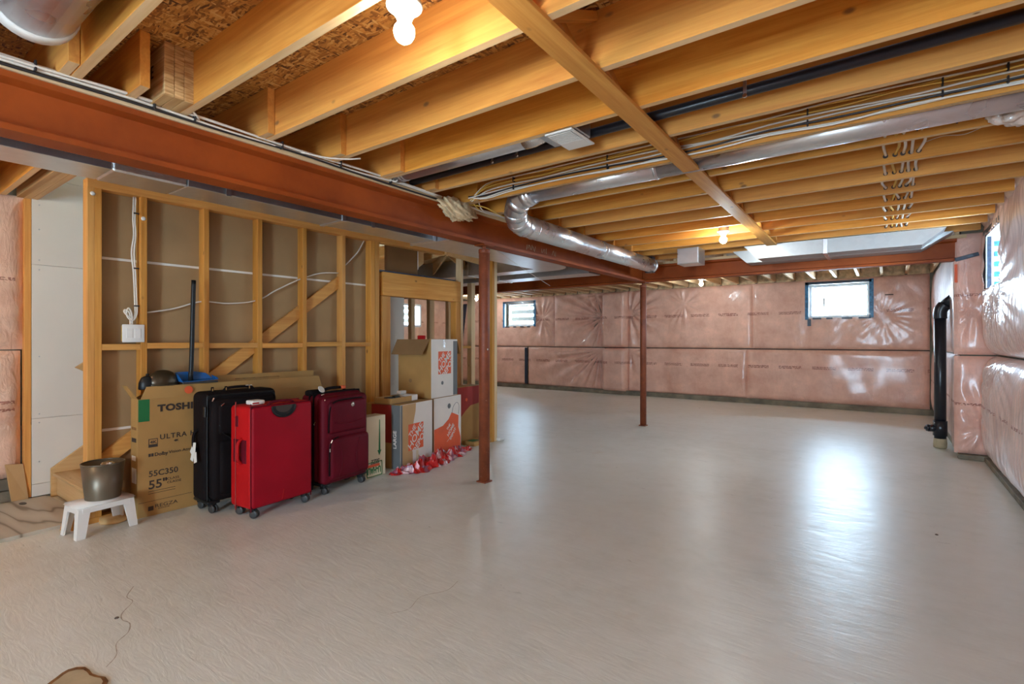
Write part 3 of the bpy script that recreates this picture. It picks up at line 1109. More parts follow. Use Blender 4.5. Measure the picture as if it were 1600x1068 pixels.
# doorway header, jambs, gasket
box('header', (WX - SD, 3.755, 1.790), (WX, 5.040, 2.055), M['stud_y'], wall_left)
box('gasket', (WX - SD, 3.70, 2.056), (WX + 0.003, 4.92, 2.070), M['tape_dark'], wall_left, 0)
box('stud', (WX - SD, 4.945, 0.002), (WX, 5.038, 1.788), M['stud_z'], wall_left)
box('stud', (WX - SD, 5.045, 0.002), (WX, 5.086, PB), M['pale_z'], wall_left)
box('drywall_sheet', (WX - SD - 0.015, 3.86, 2.075), (WX - SD - 0.002, 4.36, 2.43), M['drywall_dark'], wall_left, 0, rot=(0.0, 0, 0))
box('sheet_edge', (WX - SD - 0.016, 4.362, 2.15), (WX - SD, 4.372, 2.43), M['edge_white'], wall_left, 0)
for (y, z) in ((1.17, 2.33), (1.475, 2.21)):
    lathe('plate_marker', [(0.016, 0), (0.013, 0.004), (0.004, 0.005)], M['white_plastic'], wall_left, (WX, y, z), 12, (0, PI / 2, 0))

# framing of the room behind the doorway
wall_inner = struct('wall_inner')
for (y0, y1) in ((6.12, 6.24), (6.46, 6.55), (6.93, 7.05), (7.45, 7.54)):
    box('stud', (-7.09, y0, 0.042), (-7.0, y1, 2.39), M['pale_z'], wall_inner)
box('top_plate', (-7.09, 5.2, 2.391), (-7.0, 7.9, 2.435), M['pale_y'], wall_inner)
box('sole_plate', (-7.09, 5.2, 0.001), (-7.0, 7.9, 0.041), M['pale_y'], wall_inner)
box('stud', (-5.44, 6.22, 0.002), (-5.35, 6.31, 2.435), M['pale_z'], wall_inner)
box('stud', (-5.44, 5.95, 0.002), (-5.35, 5.99, 2.435), M['stud_z'], wall_inner)
box('drywall_sheet', (-6.05, 5.02, 0.02), (-6.035, 5.42, 2.4), M['drywall'], wall_inner, 0)
box('blocking', (-5.43, 5.992, 1.16), (-5.36, 6.218, 1.20), M['stud_y'], wall_inner)

wall_pillar = thing('wooden_post', 'built-up timber post just behind the scuffed red steel post', 'post', (-4.02, 5.12, 0))
box('stud', (-0.10, -0.045, 0.001), (0.0, 0.0, 2.425), M['stud_z'], wall_pillar)
box('stud', (-0.10, 0.001, 0.001), (0.0, 0.055, 2.425), M['pale_z'], wall_pillar)
o = link('plastic_scrap', box_mesh(0.10, 0.12, 0.05, 0.02, 3), wall_pillar, M['white_plastic'], (0.0, 0.10, 0.026))

# ------------------------------------------------------------------ steel beams and posts
def ibeam(name, label, a, b, z0, z1, half, mat):
    """I section between points a and b (plan), flanges half wide, from z0 to z1."""
    a, b = Vector((*a, 0)), Vector((*b, 0))
    d = (b - a)
    s = Vector((-d.y, d.x, 0)).normalized()
    tf, tw = 0.026, 0.012
    prof = [(-half, z0), (half, z0), (half, z0 + tf), (tw, z0 + tf + 0.012), (tw, z1 - tf - 0.012), (half, z1 - tf), (half, z1), (-half, z1), (-half, z1 - tf), (-tw, z1 - tf - 0.012), (-tw, z0 + tf + 0.012), (-half, z0 + tf)]
    c = (a + b) / 2
    o = prism(name, [a - c + s * p + Vector((0, 0, z - z0)) for p, z in prof], d, mat, None, (c.x, c.y, z0))
    tag(o, label, 'beam')
    return o


long_beam = ibeam('steel_beam', 'long red steel beam running from upper left to the far post', (BX, -3.6), (BX, 7.352), 2.16, 2.401, 0.066, M['red_steel'])
ibeam('steel_beam', 'far red steel beam crossing below the ceiling in front of the pink back wall', (-10.45, 7.42), (0.62, 7.42), 2.16, 2.401, 0.062, M['red_steel'])


for k in range(13):                             # chalk strokes on the web beyond the near post
    yy = 4.30 + 0.030 * k + (0.10 if k > 5 else 0) + (0.1 if k > 9 else 0)
    hh = random.uniform(0.035, 0.06)
    b = box('chalk_mark', (-0.0008, -0.002, -hh / 2), (0.0008, 0.002, hh / 2), M['filler'], long_beam, 0)
    b.location = (0.0128, yy - 1.876, 0.085 + random.uniform(-.006, .006))
    b.rotation_euler = (random.uniform(-.5, .5), 0, 0)


def steel_post(x, y, r, label, bolts):
    t = thing('steel_post', label, 'post', (x, y, 0))
    lathe('post_tube', [(r, 0.012), (r, 2.115), (r * 0.94, 2.118)], M['post'], t, (0, 0, 0), 20)
    lathe('post_collar', [(r * 1.04, 2.085), (r * 1.06, 2.095), (r * 1.06, 2.115), (r * 1.0, 2.122), (0.02, 2.124)], M['post'], t, (0, 0, 0), 20)
    lathe('jack_screw', [(0.018, 2.118), (0.018, 2.151)], M['post'], t, (0, 0, 0), 12)
    box('cap_plate', (-0.06, -0.07, 2.150), (0.06, 0.07, 2.1595), M['red_steel'], t, 0.001)
    box('base_plate', (-0.052, -0.052, 0.0005), (0.052, 0.052, 0.013), M['post'], t, 0.002)
    return t


p1 = steel_post(-2.968, 3.63, 0.050, 'near red-brown steel post with scuffed paint in front of boxes', True)
lathe('paint_spot', [(0.009, 0), (0.006, 0.002)], M['paper'], p1, (0.049, -0.012, 1.21), 8, (0, PI / 2, 0.0))
steel_post(-2.96, 7.40, 0.046, 'far slim red steel post standing on open floor under beam junction', False)

# ------------------------------------------------------------------ stairs
stairs = thing('staircase', 'unfinished plywood stairs rising behind the open stud wall', 'stairs', (-5.1, 1.2, 0))
RISE, RUN = 0.19, 0.256
for k in range(13):
    z = 0.20 + RISE * k
    y = RUN * k
    x0, x1 = (-0.45, 0.478) if k else (-0.45, 0.478)
    box('riser', (x0, y, max(0.002, z - RISE)), (x1, y + 0.018, z - 0.026), M['ply_x'], stairs, 0.001)
    box('tread', (x0, y - 0.028, z - 0.025), (x1, y + RUN - 0.002, z), M['ply_x'], stairs, 0.006, 2)


def stringer(x, th, off, mat, name):
    ya, yb = -0.035, RUN * 12.4
    z = lambda y: 0.2 + y * RISE / RUN
    pts = [(x, ya, 0.002), (x, 0.16, 0.002), (x, yb, z(yb) - off), (x, yb, z(yb) + 0.06), (x, ya, z(ya) + 0.06)]
    return prism(name, pts, (th, 0, 0), mat, stairs)


stringer(-0.487, 0.03, 0.20, M['ply_y'], 'stringer')
# sawtooth carriages under the steps
for x in (0.0, 0.437):
    pts = []
    for k in range(13):
        z = 0.20 + RISE * k - 0.026
        pts += [(x, RUN * k + 0.019, z - RISE + 0.002 if k else 0.005), (x, RUN * k + 0.019, z)]
    pts += [(x, RUN * 12 + 0.2, 0.2 + RISE * 12 - 0.03), (x, RUN * 12 + 0.2, 0.2 + RISE * 12 - 0.24), (x, 0.25, 0.005)]
    prism('carriage', pts, (0.038, 0, 0), M['ply_y'], stairs)
# underside of the winding steps at the top, seen over the doorway header
box('landing_board', (-0.49, 3.42, 2.432), (0.95, 4.75, 2.4355), M['ply_x'], stairs, 0)
pv = Vector((0.62, 3.55))
for (ex, ey, dep) in ((-0.45, 3.62, 0.16), (-0.46, 4.35, 0.20), (0.10, 4.72, 0.22), (0.80, 4.74, 0.20)):
    dv = Vector((ex, ey)) - pv
    nv_ = Vector((-dv.y, dv.x)).normalized() * 0.019
    prism('winder_riser', [(pv.x, pv.y, 2.431), (ex, ey, 2.431), (ex, ey, 2.431 - dep), (pv.x, pv.y, 2.431 - dep * 0.35)], (nv_.x, nv_.y, 0), M['ply_x'], stairs)
hr = thing('handrail', 'short end of wooden handrail sticking out by the stud wall', 'handrail', (-5.50, 1.30, 0))
prism('rail', [(0.0, -0.0, 1.065), (0.0, 0.9, 1.735), (0.0, 0.9, 1.665), (0.0, 0.06, 1.03)], (0.045, 0, 0), M['ply_y'], hr)
prism('bracket', [(-0.099, 0.30, 1.20), (-0.099, 0.33, 1.20), (0.0, 0.33, 1.27), (0.0, 0.30, 1.25)], (0.0, 0.0, 0.02), M['screw'], hr)

# ------------------------------------------------------------------ lights
def lampholder(x, y, z, label, bar=None, bm_='bulb'):
    t = thing('bulb_lampholder', label, 'light', (x, y, z))
    lathe('junction_box', [(0.05, 0.095), (0.05, 0.150), (0.045, 0.152)], M['galv'], t, (0, 0, 0), 8, smooth=False)
    lathe('lampholder_base', [(0.022, 0.038), (0.026, 0.040), (0.027, 0.052), (0.034, 0.056), (0.037, 0.078), (0.060, 0.082), (0.062, 0.090), (0.060, 0.096)], M['porcelain'], t, (0, 0, 0), 28)
    for s in (-1, 1):
        lathe('mounting_screw', [(0.0055, 0.0785), (0.0055, 0.0815)], M['screw'], t, (0.047 * s * 0.8, 0.047 * s * 0.6, 0), 8)
    if bar == 'y':
        box('mounting_bar', (-0.012, -0.235, 0.145), (0.012, 0.235, 0.165), M['galv'], t, 0.001)
    elif bar == 'x':
        box('mounting_bar', (-0.20, -0.012, 0.145), (0.20, 0.012, 0.165), M['galv'], t, 0.001)
    b = lathe('bulb', [(0.003, -0.038), (0.014, -0.036), (0.025, -0.028), (0.033, -0.015), (0.036, 0.0), (0.034, 0.013), (0.027, 0.024), (0.019, 0.032), (0.017, 0.044)], M[bm_], t, (0, 0, 0), 20)
    return t


lampholder(-1.324, 1.19, 2.345, 'nearest bare lit bulb in white lampholder hanging under front joists', None, 'bulb_near')
lampholder(-1.383, 5.65, 2.345, 'lit bulb in white lampholder left of the ceiling strap, above long room', 'y')
lampholder(-2.82, 9.9, 2.345, 'small distant lit bulb beyond the far steel beam, over the floor', 'x')
lampholder(-8.6, 10.2, 2.345, 'tiny lit bulb glimpsed between studs beside near red post', 'x')
lampholder(-0.6, -2.2, 2.345, 'added fill bulb behind the camera over the open floor, outside the picture', 'y', 'bulb_fill')  # added unseen bulb, brightens the room as fill
lampholder(-4.3, -0.35, 2.345, 'lit bulb at the foot of the stairs, outside picture on left', 'y', 'bulb_warm')
box('foundation', (-10.8, 0.80, 0), (-5.92, 0.98, 3.0), M['concrete'], wall_far_left, 0)

# ------------------------------------------------------------------ ducts
d1 = thing('trunk_duct', 'flat galvanised trunk duct running behind the long red beam above stud wall', 'duct', (-3.417, 1.3, 2.19))
segs = [-1.4, -0.25, 0.93, 1.29, 2.35, 3.30]
for k in range(5):
    mt = M['foil'] if k == 2 else M['galv']
    ins = 0.004 if k == 2 else 0.0
    box('foil_wrap' if k == 2 else 'duct_section', (-0.138 - ins, segs[k] - 1.3 + 0.001, 0.0 - ins), (0.138 + ins, segs[k + 1] - 1.3 - 0.001, 0.235), mt, d1, 0.002 if k != 2 else 0.01)
    if k not in (1, 2):
        box('drive_cleat', (-0.146, segs[k + 1] - 1.3 - 0.018, -0.008), (0.146, segs[k + 1] - 1.3 + 0.018, 0.24), M['galv_bright'], d1, 0.003)
for k in range(3):
    box('hanger_strap', (0.147, -0.9 + 1.1 * k, -0.009), (0.150, -0.87 + 1.1 * k, 0.249), M['galv_bright'], d1, 0)

# wider trunk beyond, turning left with a rounded corner
d2 = thing('elbow_duct', 'wide sheet metal duct turning left with rounded corner behind long beam', 'duct', (-3.4, 4.5, 2.19))
pts = [(-3.62, 3.34), (-3.15, 3.34), (-3.15, 5.25)]
for k in range(9):
    a = PI / 2 * k / 8
    pts.append((-3.50 + 0.35 * math.cos(a), 5.33 + 0.35 * math.sin(a)))
pts += [(-6.4, 5.68), (-6.4, 5.42), (-3.62, 5.42)]
prism('duct_section', [(x + 3.4, y - 4.5, 0) for x, y in pts], (0, 0, 0.235), M['galv'], d2)
box('drive_cleat', (-0.23, -1.17, -0.007), (0.26, -1.14, 0.238), M['galv_bright'], d2, 0.003)
box('drive_cleat', (-1.35, 0.912, -0.007), (-1.32, 1.188, 0.238), M['galv_bright'], d2, 0.003)
d3 = thing('branch_duct', 'flat duct crossing in front of the far steel beam on left', 'duct', (-5.0, 6.38, 2.20))
box('duct_section', (-2.0, -0.17, 0), (0.2, 0.17, 0.2), M['galv'], d3)
box('duct_section', (0.202, -0.17, 0), (1.75, 0.17, 0.2), M['galv'], d3)
box('drive_cleat', (0.18, -0.178, -0.007), (0.22, 0.178, 0.205), M['galv_bright'], d3, 0.003)

# flat duct hung before the far beam on the right, ends swept up
d4 = thing('flat_duct', 'flat silver duct hung before far beam at the right, tapered end upward', 'duct', (-0.56, 7.05, 2.275))
prism('duct_section', [(-0.88, 0, 0), (0.87, 0, 0), (1.13, 0, 0.16), (-1.05, 0, 0.16)], (0, 0.29, 0), M['galv_dull'], d4)
prism('duct_section', [(-0.70, -0.30, 0.001), (0.86, -0.30, 0.001), (1.05, -0.30, 0.16), (-0.85, -0.30, 0.16)], (0, 0.298, 0), M['galv_dull'], d4)
box('drive_cleat', (-0.02, -0.305, -0.006), (0.02, 0.292, 0.161), M['galv_bright'], d4, 0.003)
jb = thing('metal_box', 'small square metal box under joists left of flat silver duct', 'box', (-1.99, 6.55, 2.24))
box('box_shell', (-0.13, -0.14, 0.0), (0.13, 0.14, 0.198), M['galv'], jb, 0.003)
box('cover_plate', (-0.125, -0.147, 0.01), (0.125, -0.141, 0.19), M['galv_bright'], jb, 0.002)

# round pipe along the beam with an elbow up into the bay, and the pipe in the bay
d5 = thing('round_duct', 'shiny round duct alongside the long red beam with elbow at its near end', 'duct', (-2.62, 3.7, 2.315))
R5 = 0.097


def rel(pts, t):
    return [tuple(Vector(p) - t.location) for p in pts]


tube('duct_section', rel([(-2.615, 3.80, 2.315), (-2.615, 5.23, 2.315)], d5), R5, M['galv_bright'], d5, 28)
tube('duct_section', rel([(-2.615, 5.232, 2.315), (-2.615, 6.80, 2.315)], d5), R5 - 0.002, M['galv_bright'], d5, 28)
for y in (3.90, 5.23, 5.30):
    tube('pipe_bead', rel([(-2.615, y - 0.006, 2.315), (-2.615, y, 2.315), (-2.615, y + 0.006, 2.315)], d5), R5, M['galv_bright'], d5, 28, radii=[R5, R5 + 0.004, R5])
el2 = [(-2.615, 3.80, 2.315), (-2.612, 3.70, 2.32), (-2.585, 3.60, 2.355), (-2.53, 3.52, 2.41), (-2.44, 3.475, 2.47), (-2.32, 3.465, 2.497)]
el3 = catmull(el2, 4)
tube('duct_elbow', rel(el3, d5), R5, M['galv_bright'], d5, 28)
for k in (2, 6, 10, 14, 18):
    tube('elbow_seam', rel(el3[k - 1:k + 2], d5), R5, M['galv_bright'], d5, 28, radii=[R5, R5 + 0.005, R5])
lathe('end_cap', [(R5 * 0.98, 0), (R5 + 0.004, 0.005), (R5 + 0.004, 0.03), (0.02, 0.034)], M['galv_bright'], d5, rel([(-2.615, 6.795, 2.315)], d5)[0], 28, (-PI / 2, 0, 0))
box('drop_boot', (-0.06, 3.06, -0.10), (0.05, 3.16, 0.12), M['abs'], d5, 0.004)

d6 = thing('round_duct', 'long silver round duct lying in joist bay across the room to right wall', 'duct', (-0.8, 3.47, 2.497))
R6 = 0.082
tube('duct_section', rel([(-2.34, 3.468, 2.497), (-1.27, 3.468, 2.497)], d6), R6, M['galv_bright'], d6, 26)
tube('duct_section', rel([(-1.268, 3.468, 2.497), (0.76, 3.468, 2.497)], d6), R6 - 0.0015, M['galv_bright'], d6, 26)
tube('pipe_bead', rel([(-1.30, 3.468, 2.497), (-1.29, 3.468, 2.497), (-1.28, 3.468, 2.497)], d6), R6, M['galv'], d6, 26, radii=[R6, R6 + 0.005, R6])

d7 = thing('round_duct', 'grey round duct in joist bay feeding the white ceiling register', 'duct', (-2.2, 2.50, 2.50))
R7 = 0.066
tube('duct_section', rel([(-2.86, 2.50, 2.50), (-1.72, 2.50, 2.50)], d7), R7, M['galv'], d7, 24)
for x in (-2.80, -2.77):
    tube('pipe_bead', rel([(x - 0.008, 2.50, 2.50), (x, 2.50, 2.50), (x + 0.008, 2.50, 2.50)], d7), R7, M['galv'], d7, 24, radii=[R7, R7 + 0.005, R7])
tube('foil_collar', rel([(-1.74, 2.50, 2.50), (-1.68, 2.505, 2.505), (-1.60, 2.51, 2.51)], d7), R7, M['foil'], d7, 14, radii=[R7 + 0.003, R7 + 0.006, R7 * 0.9])
box('register_boot', (0.60, -0.105, -0.055), (0.84, 0.120, 0.06), M['galv'], d7, 0.006)
rg = thing('ceiling_register', 'white slotted ceiling register under joists beside the black pipe', 'vent', (-1.435, 2.515, 2.418))
box('register_frame', (-0.085, -0.135, 0.0), (0.085, 0.135, 0.010), M['white_plastic'], rg, 0.003)
box('register_throat', (-0.070, -0.120, -0.0012), (0.070, 0.015, -0.0002), M['grey_print'], rg, 0)
for k in range(9):
    sl = box('slat', (-0.070, -0.118 + 0.0150 * k, -0.0045), (0.070, -0.118 + 0.0150 * k + 0.0085, -0.0014), M['white_plastic'], rg, 0.001)
box('register_plate', (-0.072, 0.018, -0.004), (0.072, 0.122, -0.0003), M['white_plastic'], rg, 0.001)

d8 = thing('round_duct', 'fat round duct in a joist bay at upper left above the beam', 'duct', (-1.4, 0.49, 2.545))
tube('duct_section', rel([(-2.52, 0.485, 2.545), (-1.2, 0.485, 2.545)], d8), 0.128, M['galv_bright'], d8, 30)
tube('duct_section', rel([(-1.198, 0.485, 2.545), (0.70, 0.485, 2.545)], d8), 0.126, M['galv_bright'], d8, 30)
lathe('end_collar', [(0.124, 0), (0.136, 0.006), (0.136, 0.05), (0.130, 0.06)], M['white_plastic'], d8, rel([(-2.58, 0.485, 2.545)], d8)[0], 30, (0, PI / 2, 0))

# black drain pipe in the bay with hangers
dp = thing('drain_pipe', 'black plastic drain pipe hung along joist bay to the right', 'pipe', (-1.0, 2.68, 2.50))
tube('pipe_run', rel([(-2.90, 2.68, 2.488), (0.74, 2.68, 2.515)], dp), 0.026, M['abs'], dp, 16)
for x in (-2.1, -1.9, -0.55):
    box('pipe_hanger', (x + 1.0 - 0.008, -0.031, -0.03), (x + 1.0 + 0.008, -0.028, 0.16), M['screw'], dp, 0)
    lathe('hanger_eye', [(0.010, -0.006), (0.012, 0), (0.010, 0.006)], M['chrome'], dp, (x + 1.0, -0.030, -0.028), 10, (PI / 2, 0, 0))

# soil stack at the far right corner
sp = thing('soil_pipe', 'black upright soil pipe with cleanout in far right corner', 'pipe', (0.52, 7.98, 0))
RS = 0.058
tube('pipe_run', [(0, 0, 0.10), (0, 0, 1.56)], RS, M['abs'], sp, 22)
tube('pipe_elbow', [(0, 0, 1.55), (0, 0, 1.62), (0.012, 0, 1.67), (0.04, 0, 1.71)], RS + 0.008, M['abs'], sp, 22, True)
tube('pipe_run', [(0.03, 0, 1.70), (0.18, 0, 1.845)], RS, M['abs'], sp, 22)
tube('cleanout_tee', [(0, 0, 0.15), (0, 0, 0.33)], RS + 0.011, M['abs'], sp, 22)
tube('cleanout_branch', [(-0.02, 0, 0.235), (-0.115, -0.04, 0.235)], 0.042, M['abs'], sp, 18)
lathe('cleanout_plug', [(0.030, 0), (0.036, 0.004), (0.036, 0.022), (0.014, 0.024), (0.014, 0.040)], M['abs'], sp, (-0.112, -0.04, 0.235), 6, (0, -PI / 2, 0.4))
lathe('foam_collar', [(0.050, 0.0), (0.064, 0.01), (0.066, 0.06), (0.060, 0.115), (0.055, 0.12)], M['filler'], sp, (0, 0, 0.0005), 14)

# ------------------------------------------------------------------ cables
cb = thing('cable_bundle', 'white cables clipped along top edge of the long red beam', 'cable', (-2.88, 1.4, 2.44))
for k, (mt, dzz, dx) in enumerate((('wire_white', 0.0, 0.0), ('wire_white', 0.011, 0.012), ('wire_black', -0.012, -0.006), ('wire_white', 0.016, -0.003))):
    pts = []
    for q in range(12):
        y = -1.6 + q * 0.415
        pts.append((-2.872 + dx + random.uniform(-.004, .006), y, 2.432 + dzz + random.uniform(-.010, .006)))
    tube('cable', rel(pts, cb), 0.0068, M[mt], cb, 6, True, n=4)
for y in (0.55, 0.98, 1.16, 1.63, 2.03, 2.45):
    box('cable_clip', (-0.004, y - 1.404, -0.022), (0.027, y - 1.396, 0.022), M['wire_black'], cb, 0.002)
tube('cable', rel([(-2.87, 1.02, 2.445), (-2.85, 1.07, 2.462), (-2.83, 1.12, 2.456), (-2.84, 1.16, 2.44), (-2.868, 1.18, 2.435)], cb), 0.0052, M['wire_white'], cb, 6, True)
tube('cable', rel([(-2.868, 1.75, 2.435), (-2.80, 1.88, 2.425), (-2.73, 1.98, 2.43), (-2.70, 2.06, 2.45)], cb), 0.0052, M['wire_white'], cb, 6, True)
tube('cable', rel([(-2.868, 2.44, 2.44), (-2.835, 2.47, 2.43), (-2.83, 2.48, 2.46), (-2.84, 2.47, 2.49)], cb), 0.0052, M['wire_white'], cb, 6, True)

cx = thing('cable_run', 'yellow, white and black cables stapled along a joist past the strap', 'cable', (-1.0, 3.2, 2.5))
yj = 3.292 - JTH
rows = [('wire_white', 2.470, 0), ('wire_black', 2.485, -0.012), ('wire_white', 2.50, 0.0), ('wire_white', 2.517, -.006), ('wire_yellow', 2.545, -0.01), ('wire_yellow', 2.56, -0.004), ('wire_white', 2.575, -0.01), ('wire_white', 2.46, -0.01)]
for mt, z0, dy in rows:
    pts = [(-2.76, yj - 0.06 + random.uniform(-.03, .03), 2.44 + random.uniform(-.01, .03)), (-2.62, yj - 0.03, z0 - 0.02)]
    for q in range(11):
        x = -2.4 + q * 0.31
        pts.append((x, yj - 0.008 + dy + random.uniform(-.006, .0), z0 + random.uniform(-.012, .012)))
    tube('cable', rel(pts, cx), 0.0055, M[mt], cx, 6, True, n=3)
for x in (-2.35, -1.55, -1.15, -0.35, 0.22, 0.45):
    for z in (2.49, 2.55):
        box('cable_clip', (x + 1.0 - 0.004, yj - 3.2 - 0.030, z - 2.5 - 0.02), (x + 1.0 + 0.004, yj - 3.2 - 0.001, z - 2.5 + 0.016), M['wire_black'], cx, 0.002)

cy = thing('cable_run', 'cables looping off beam by insulation wad toward the round duct elbow', 'cable', (-2.8, 3.4, 2.4))
for mt, pts in (('wire_white', [(-2.86, 3.22, 2.43), (-2.84, 3.5, 2.41), (-2.86, 3.8, 2.43), (-2.87, 4.3, 2.43)]),
                ('wire_yellow', [(-2.87, 3.24, 2.44), (-2.80, 3.42, 2.44), (-2.80, 3.62, 2.42), (-2.86, 3.9, 2.435)]),
                ('wire_white', [(-2.78, 3.30, 2.55), (-2.80, 3.34, 2.49), (-2.83, 3.42, 2.43), (-2.86, 3.56, 2.425), (-2.87, 3.9, 2.43)]),
                ('wire_yellow', [(-2.72, 3.24, 2.60), (-2.77, 3.26, 2.52), (-2.81, 3.30, 2.45), (-2.85, 3.44, 2.42), (-2.87, 3.7, 2.43)]),
                ('wire_white', [(-2.87, 3.2, 2.436), (-2.87, 4.2, 2.44), (-2.87, 5.2, 2.44), (-2.87, 6.2, 2.44)])):
    tube('cable', rel(pts, cy), 0.0055, M[mt], cy, 6, True)

# cables threaded through the joists, sagging in every bay
for n, (x, mt) in enumerate(((-0.005, 'wire_white'), (0.045, 'wire_yellow'), (0.085, 'wire_white'), (0.125, 'wire_white'), (0.165, 'wire_white'))):
    t = thing('threaded_cable', ['white cable threaded through joists, leftmost of the five drooping in each bay', 'yellow cable drooping through joists near the flat duct',
                                 'white cable drooping through the joists next to the yellow one', 'white cable drooping through the joists, second from right wall',
                                 'white cable drooping through the joists, nearest the right wall'][n], 'cable', (x, 5.4, 2.5), 0, 'cables threaded through the joists')
    pts = []
    first = next(i for i, y in enumerate(JY) if abs(y - 3.724) < .01)
    for i in range(first - 1, len(JY)):
        y = JY[i] - JTH / 2
        zz = 2.488 + random.uniform(-.008, .008)
        xx = x + random.uniform(-.004, .004) + (0.03 if i < first else 0)
        if i < first:
            pts.append((xx, y + 0.05, 2.50))
            continue
        pts.append((xx, y - 0.06, zz - 0.004))
        pts.append((xx, y, zz))
        if i < len(JY) - 1:
            pts.append((xx + random.uniform(-.02, .02), y + 0.15, zz - 0.012 + random.uniform(-.012, .01)))
    tube('cable', rel(pts, t), 0.0085, M[mt], t, 7, True, n=4)
    for i in range(first + 1, len(JY)):
        y = JY[i] - JTH
        lathe('hole_rim', [(0.0145, 0), (0.0145, 0.0012)], M['ink'], t, (pts[1][0] - x if False else 0.0, y - 5.4 - 0.0006, -0.012), 12, (PI / 2, 0, 0))

ck = thing('cable_run', 'cables stapled along joist into the insulation wad by right wall', 'cable', (0.3, 3.65, 2.5))
yk = 3.724 - JTH
for mt, z0 in (('wire_white', 2.50), ('wire_yellow', 2.52), ('wire_white', 2.54), ('wire_yellow', 2.485), ('wire_white', 2.555)):
    tube('cable', rel([(-0.05 + random.uniform(0, .1), yk - 0.004, 2.50), (0.08, yk - 0.012, z0), (0.25, yk - 0.010, z0 + random.uniform(-.006, .006)), (0.44, yk - 0.012, z0), (0.52, yk - 0.03, z0)], ck), 0.0055, M[mt], ck, 6, True)
for x in (0.14, 0.31):
    box('cable_clip', (x - 0.304, yk - 3.65 - 0.02, -0.025), (x - 0.296, yk - 3.65 - 0.001, 0.065), M['wire_black'], ck, 0.001)
ct = thing('thin_wire', 'single thin white wire sagging along joist below insulation wad', 'wire', (0.35, 3.95, 2.55))
tube('wire', rel([(0.19, 4.10, 2.53), (0.28, 4.09, 2.545), (0.38, 4.08, 2.53), (0.47, 4.02, 2.54), (0.56, 3.86, 2.50), (0.58, 3.72, 2.47)], ct), 0.0025, M['wire_white'], ct, 5, True)
sw_ = thing('thin_wire', 'thin wire stretched under the ducts from near post to far beam', 'wire', (-3.3, 5.2, 2.17))
tube('wire', rel([(-3.03, 3.9, 2.155), (-3.6, 5.3, 2.13), (-4.3, 6.9, 2.15)], sw_), 0.003, M['wire_white'], sw_, 5, True)


# insulation wads: lumpy tufts
def wad(name, label, loc, size, seed, mat):
    bm = bmesh.new()
    bmesh.ops.create_icosphere(bm, subdivisions=5, radius=1)
    r = np.random.default_rng(seed)
    ph = r.uniform(0, 6.28, (9, 3))
    fr = r.uniform(1.5, 4.5, (9, 3))
    for v in bm.verts:
        p = np.array(v.co)
        d = sum(math.sin(fr[k] @ p * (1 + k * 0.55) + ph[k, 0]) / (1 + 0.5 * k) for k in range(9))
        q = p * 7.0 + d
        v.co = Vector(p * (1 + 0.15 * d + 0.05 * math.sin(q[0] * 1.7) * math.sin(q[1] * 2.1 + 1) + 0.04 * math.sin(q[2] * 4.1) * math.sin(q[1] * 4.7)))
        v.co = Vector((v.co.x * size[0], v.co.y * size[1], v.co.z * size[2]))
    o = link(name, bm_mesh(bm, name, True), None, mat, loc)
    return tag(o, label, 'insulation')


wad('insulation_wad', 'beige wad of loose insulation stuffed on the red beam top', (-2.845, 3.13, 2.365), (0.060, 0.205, 0.085), 3, M['fluff'])
wad('insulation_wad', 'pale plastic-covered insulation wad bulging from joist bay at right edge', (0.57, 3.635, 2.48), (0.13, 0.075, 0.085), 9, M['ins_bag'])

# ------------------------------------------------------------------ wiring and switch on the stud wall
wr = thing('wall_cable', 'white cable drooping across the stud wall from the switch box', 'cable', (-4.56, 2.4, 1.7))
tube('cable', rel([(WX - 0.03, 1.50, 1.503), (WX - 0.055, 1.70, 1.545), (WX - 0.05, 1.90, 1.612), (WX - 0.06, 2.12, 1.61), (WX - 0.05, 2.36, 1.65), (WX - 0.05, 2.55, 1.76), (WX - 0.05, 2.78, 1.88), (WX - 0.055, 3.0, 1.96), (WX - 0.04, 3.20, 1.985)], wr), 0.0062, M['wire_white'], wr, 7, True)
tube('cable', rel([(WX - 0.03, 3.265, 2.06), (WX - 0.05, 3.36, 2.14), (WX - 0.06, 3.46, 2.24), (WX - 0.06, 3.54, 2.372)], wr), 0.0062, M['wire_white'], wr, 7, True)
wv = thing('wall_cable', 'pair of white cables tied down a stud to the switch box', 'cable', (-4.53, 1.42, 1.9))
for s in (-1, 1):
    tube('cable', rel([(WX - 0.04, 1.433 + 0.006 * s, 2.37), (WX - 0.03, 1.425 + 0.006 * s, 2.2), (WX - 0.03, 1.430 + 0.006 * s, 2.08), (WX - 0.03, 1.418 + 0.008 * s, 1.95), (WX - 0.03, 1.428 + 0.006 * s, 1.80), (WX - 0.03, 1.435 + 0.006 * s, 1.62), (WX - 0.012, 1.432 + .006 * s, 1.50), (WX - 0.004, 1.41 + .004 * s, 1.445), (WX + 0.0, 1.385 + .006 * s, 1.46), (WX + 0.0, 1.362 - .006 * s, 1.50), (WX - 0.0, 1.372 - .010 * s, 1.525 - .006 * s), (WX - 0.0, 1.395 - .006 * s, 1.49), (WX - 0.004, 1.40 - .006 * s, 1.41)], wv), 0.0062, M['wire_white'], wv, 7, True)
for z in (2.24, 1.83, 1.55):
    box('cable_tie', (0.003, -0.006, z - 1.9 - 0.005), (0.014, 0.028, z - 1.9 + 0.005), M['wire_black'], wv, 0.001)
sw = thing('light_switch', 'white two-gang light switch plate on a stud', 'switch', (WX + 0.010, 1.410, 1.345))
box('wall_box', (-0.075, -0.055, -0.058), (-0.012, 0.045, 0.058), M['wire_yellow'], sw, 0.003)
box('switch_plate', (-0.008, -0.070, -0.066), (0.0, 0.070, 0.066), M['white_plastic'], sw, 0.004, 2)
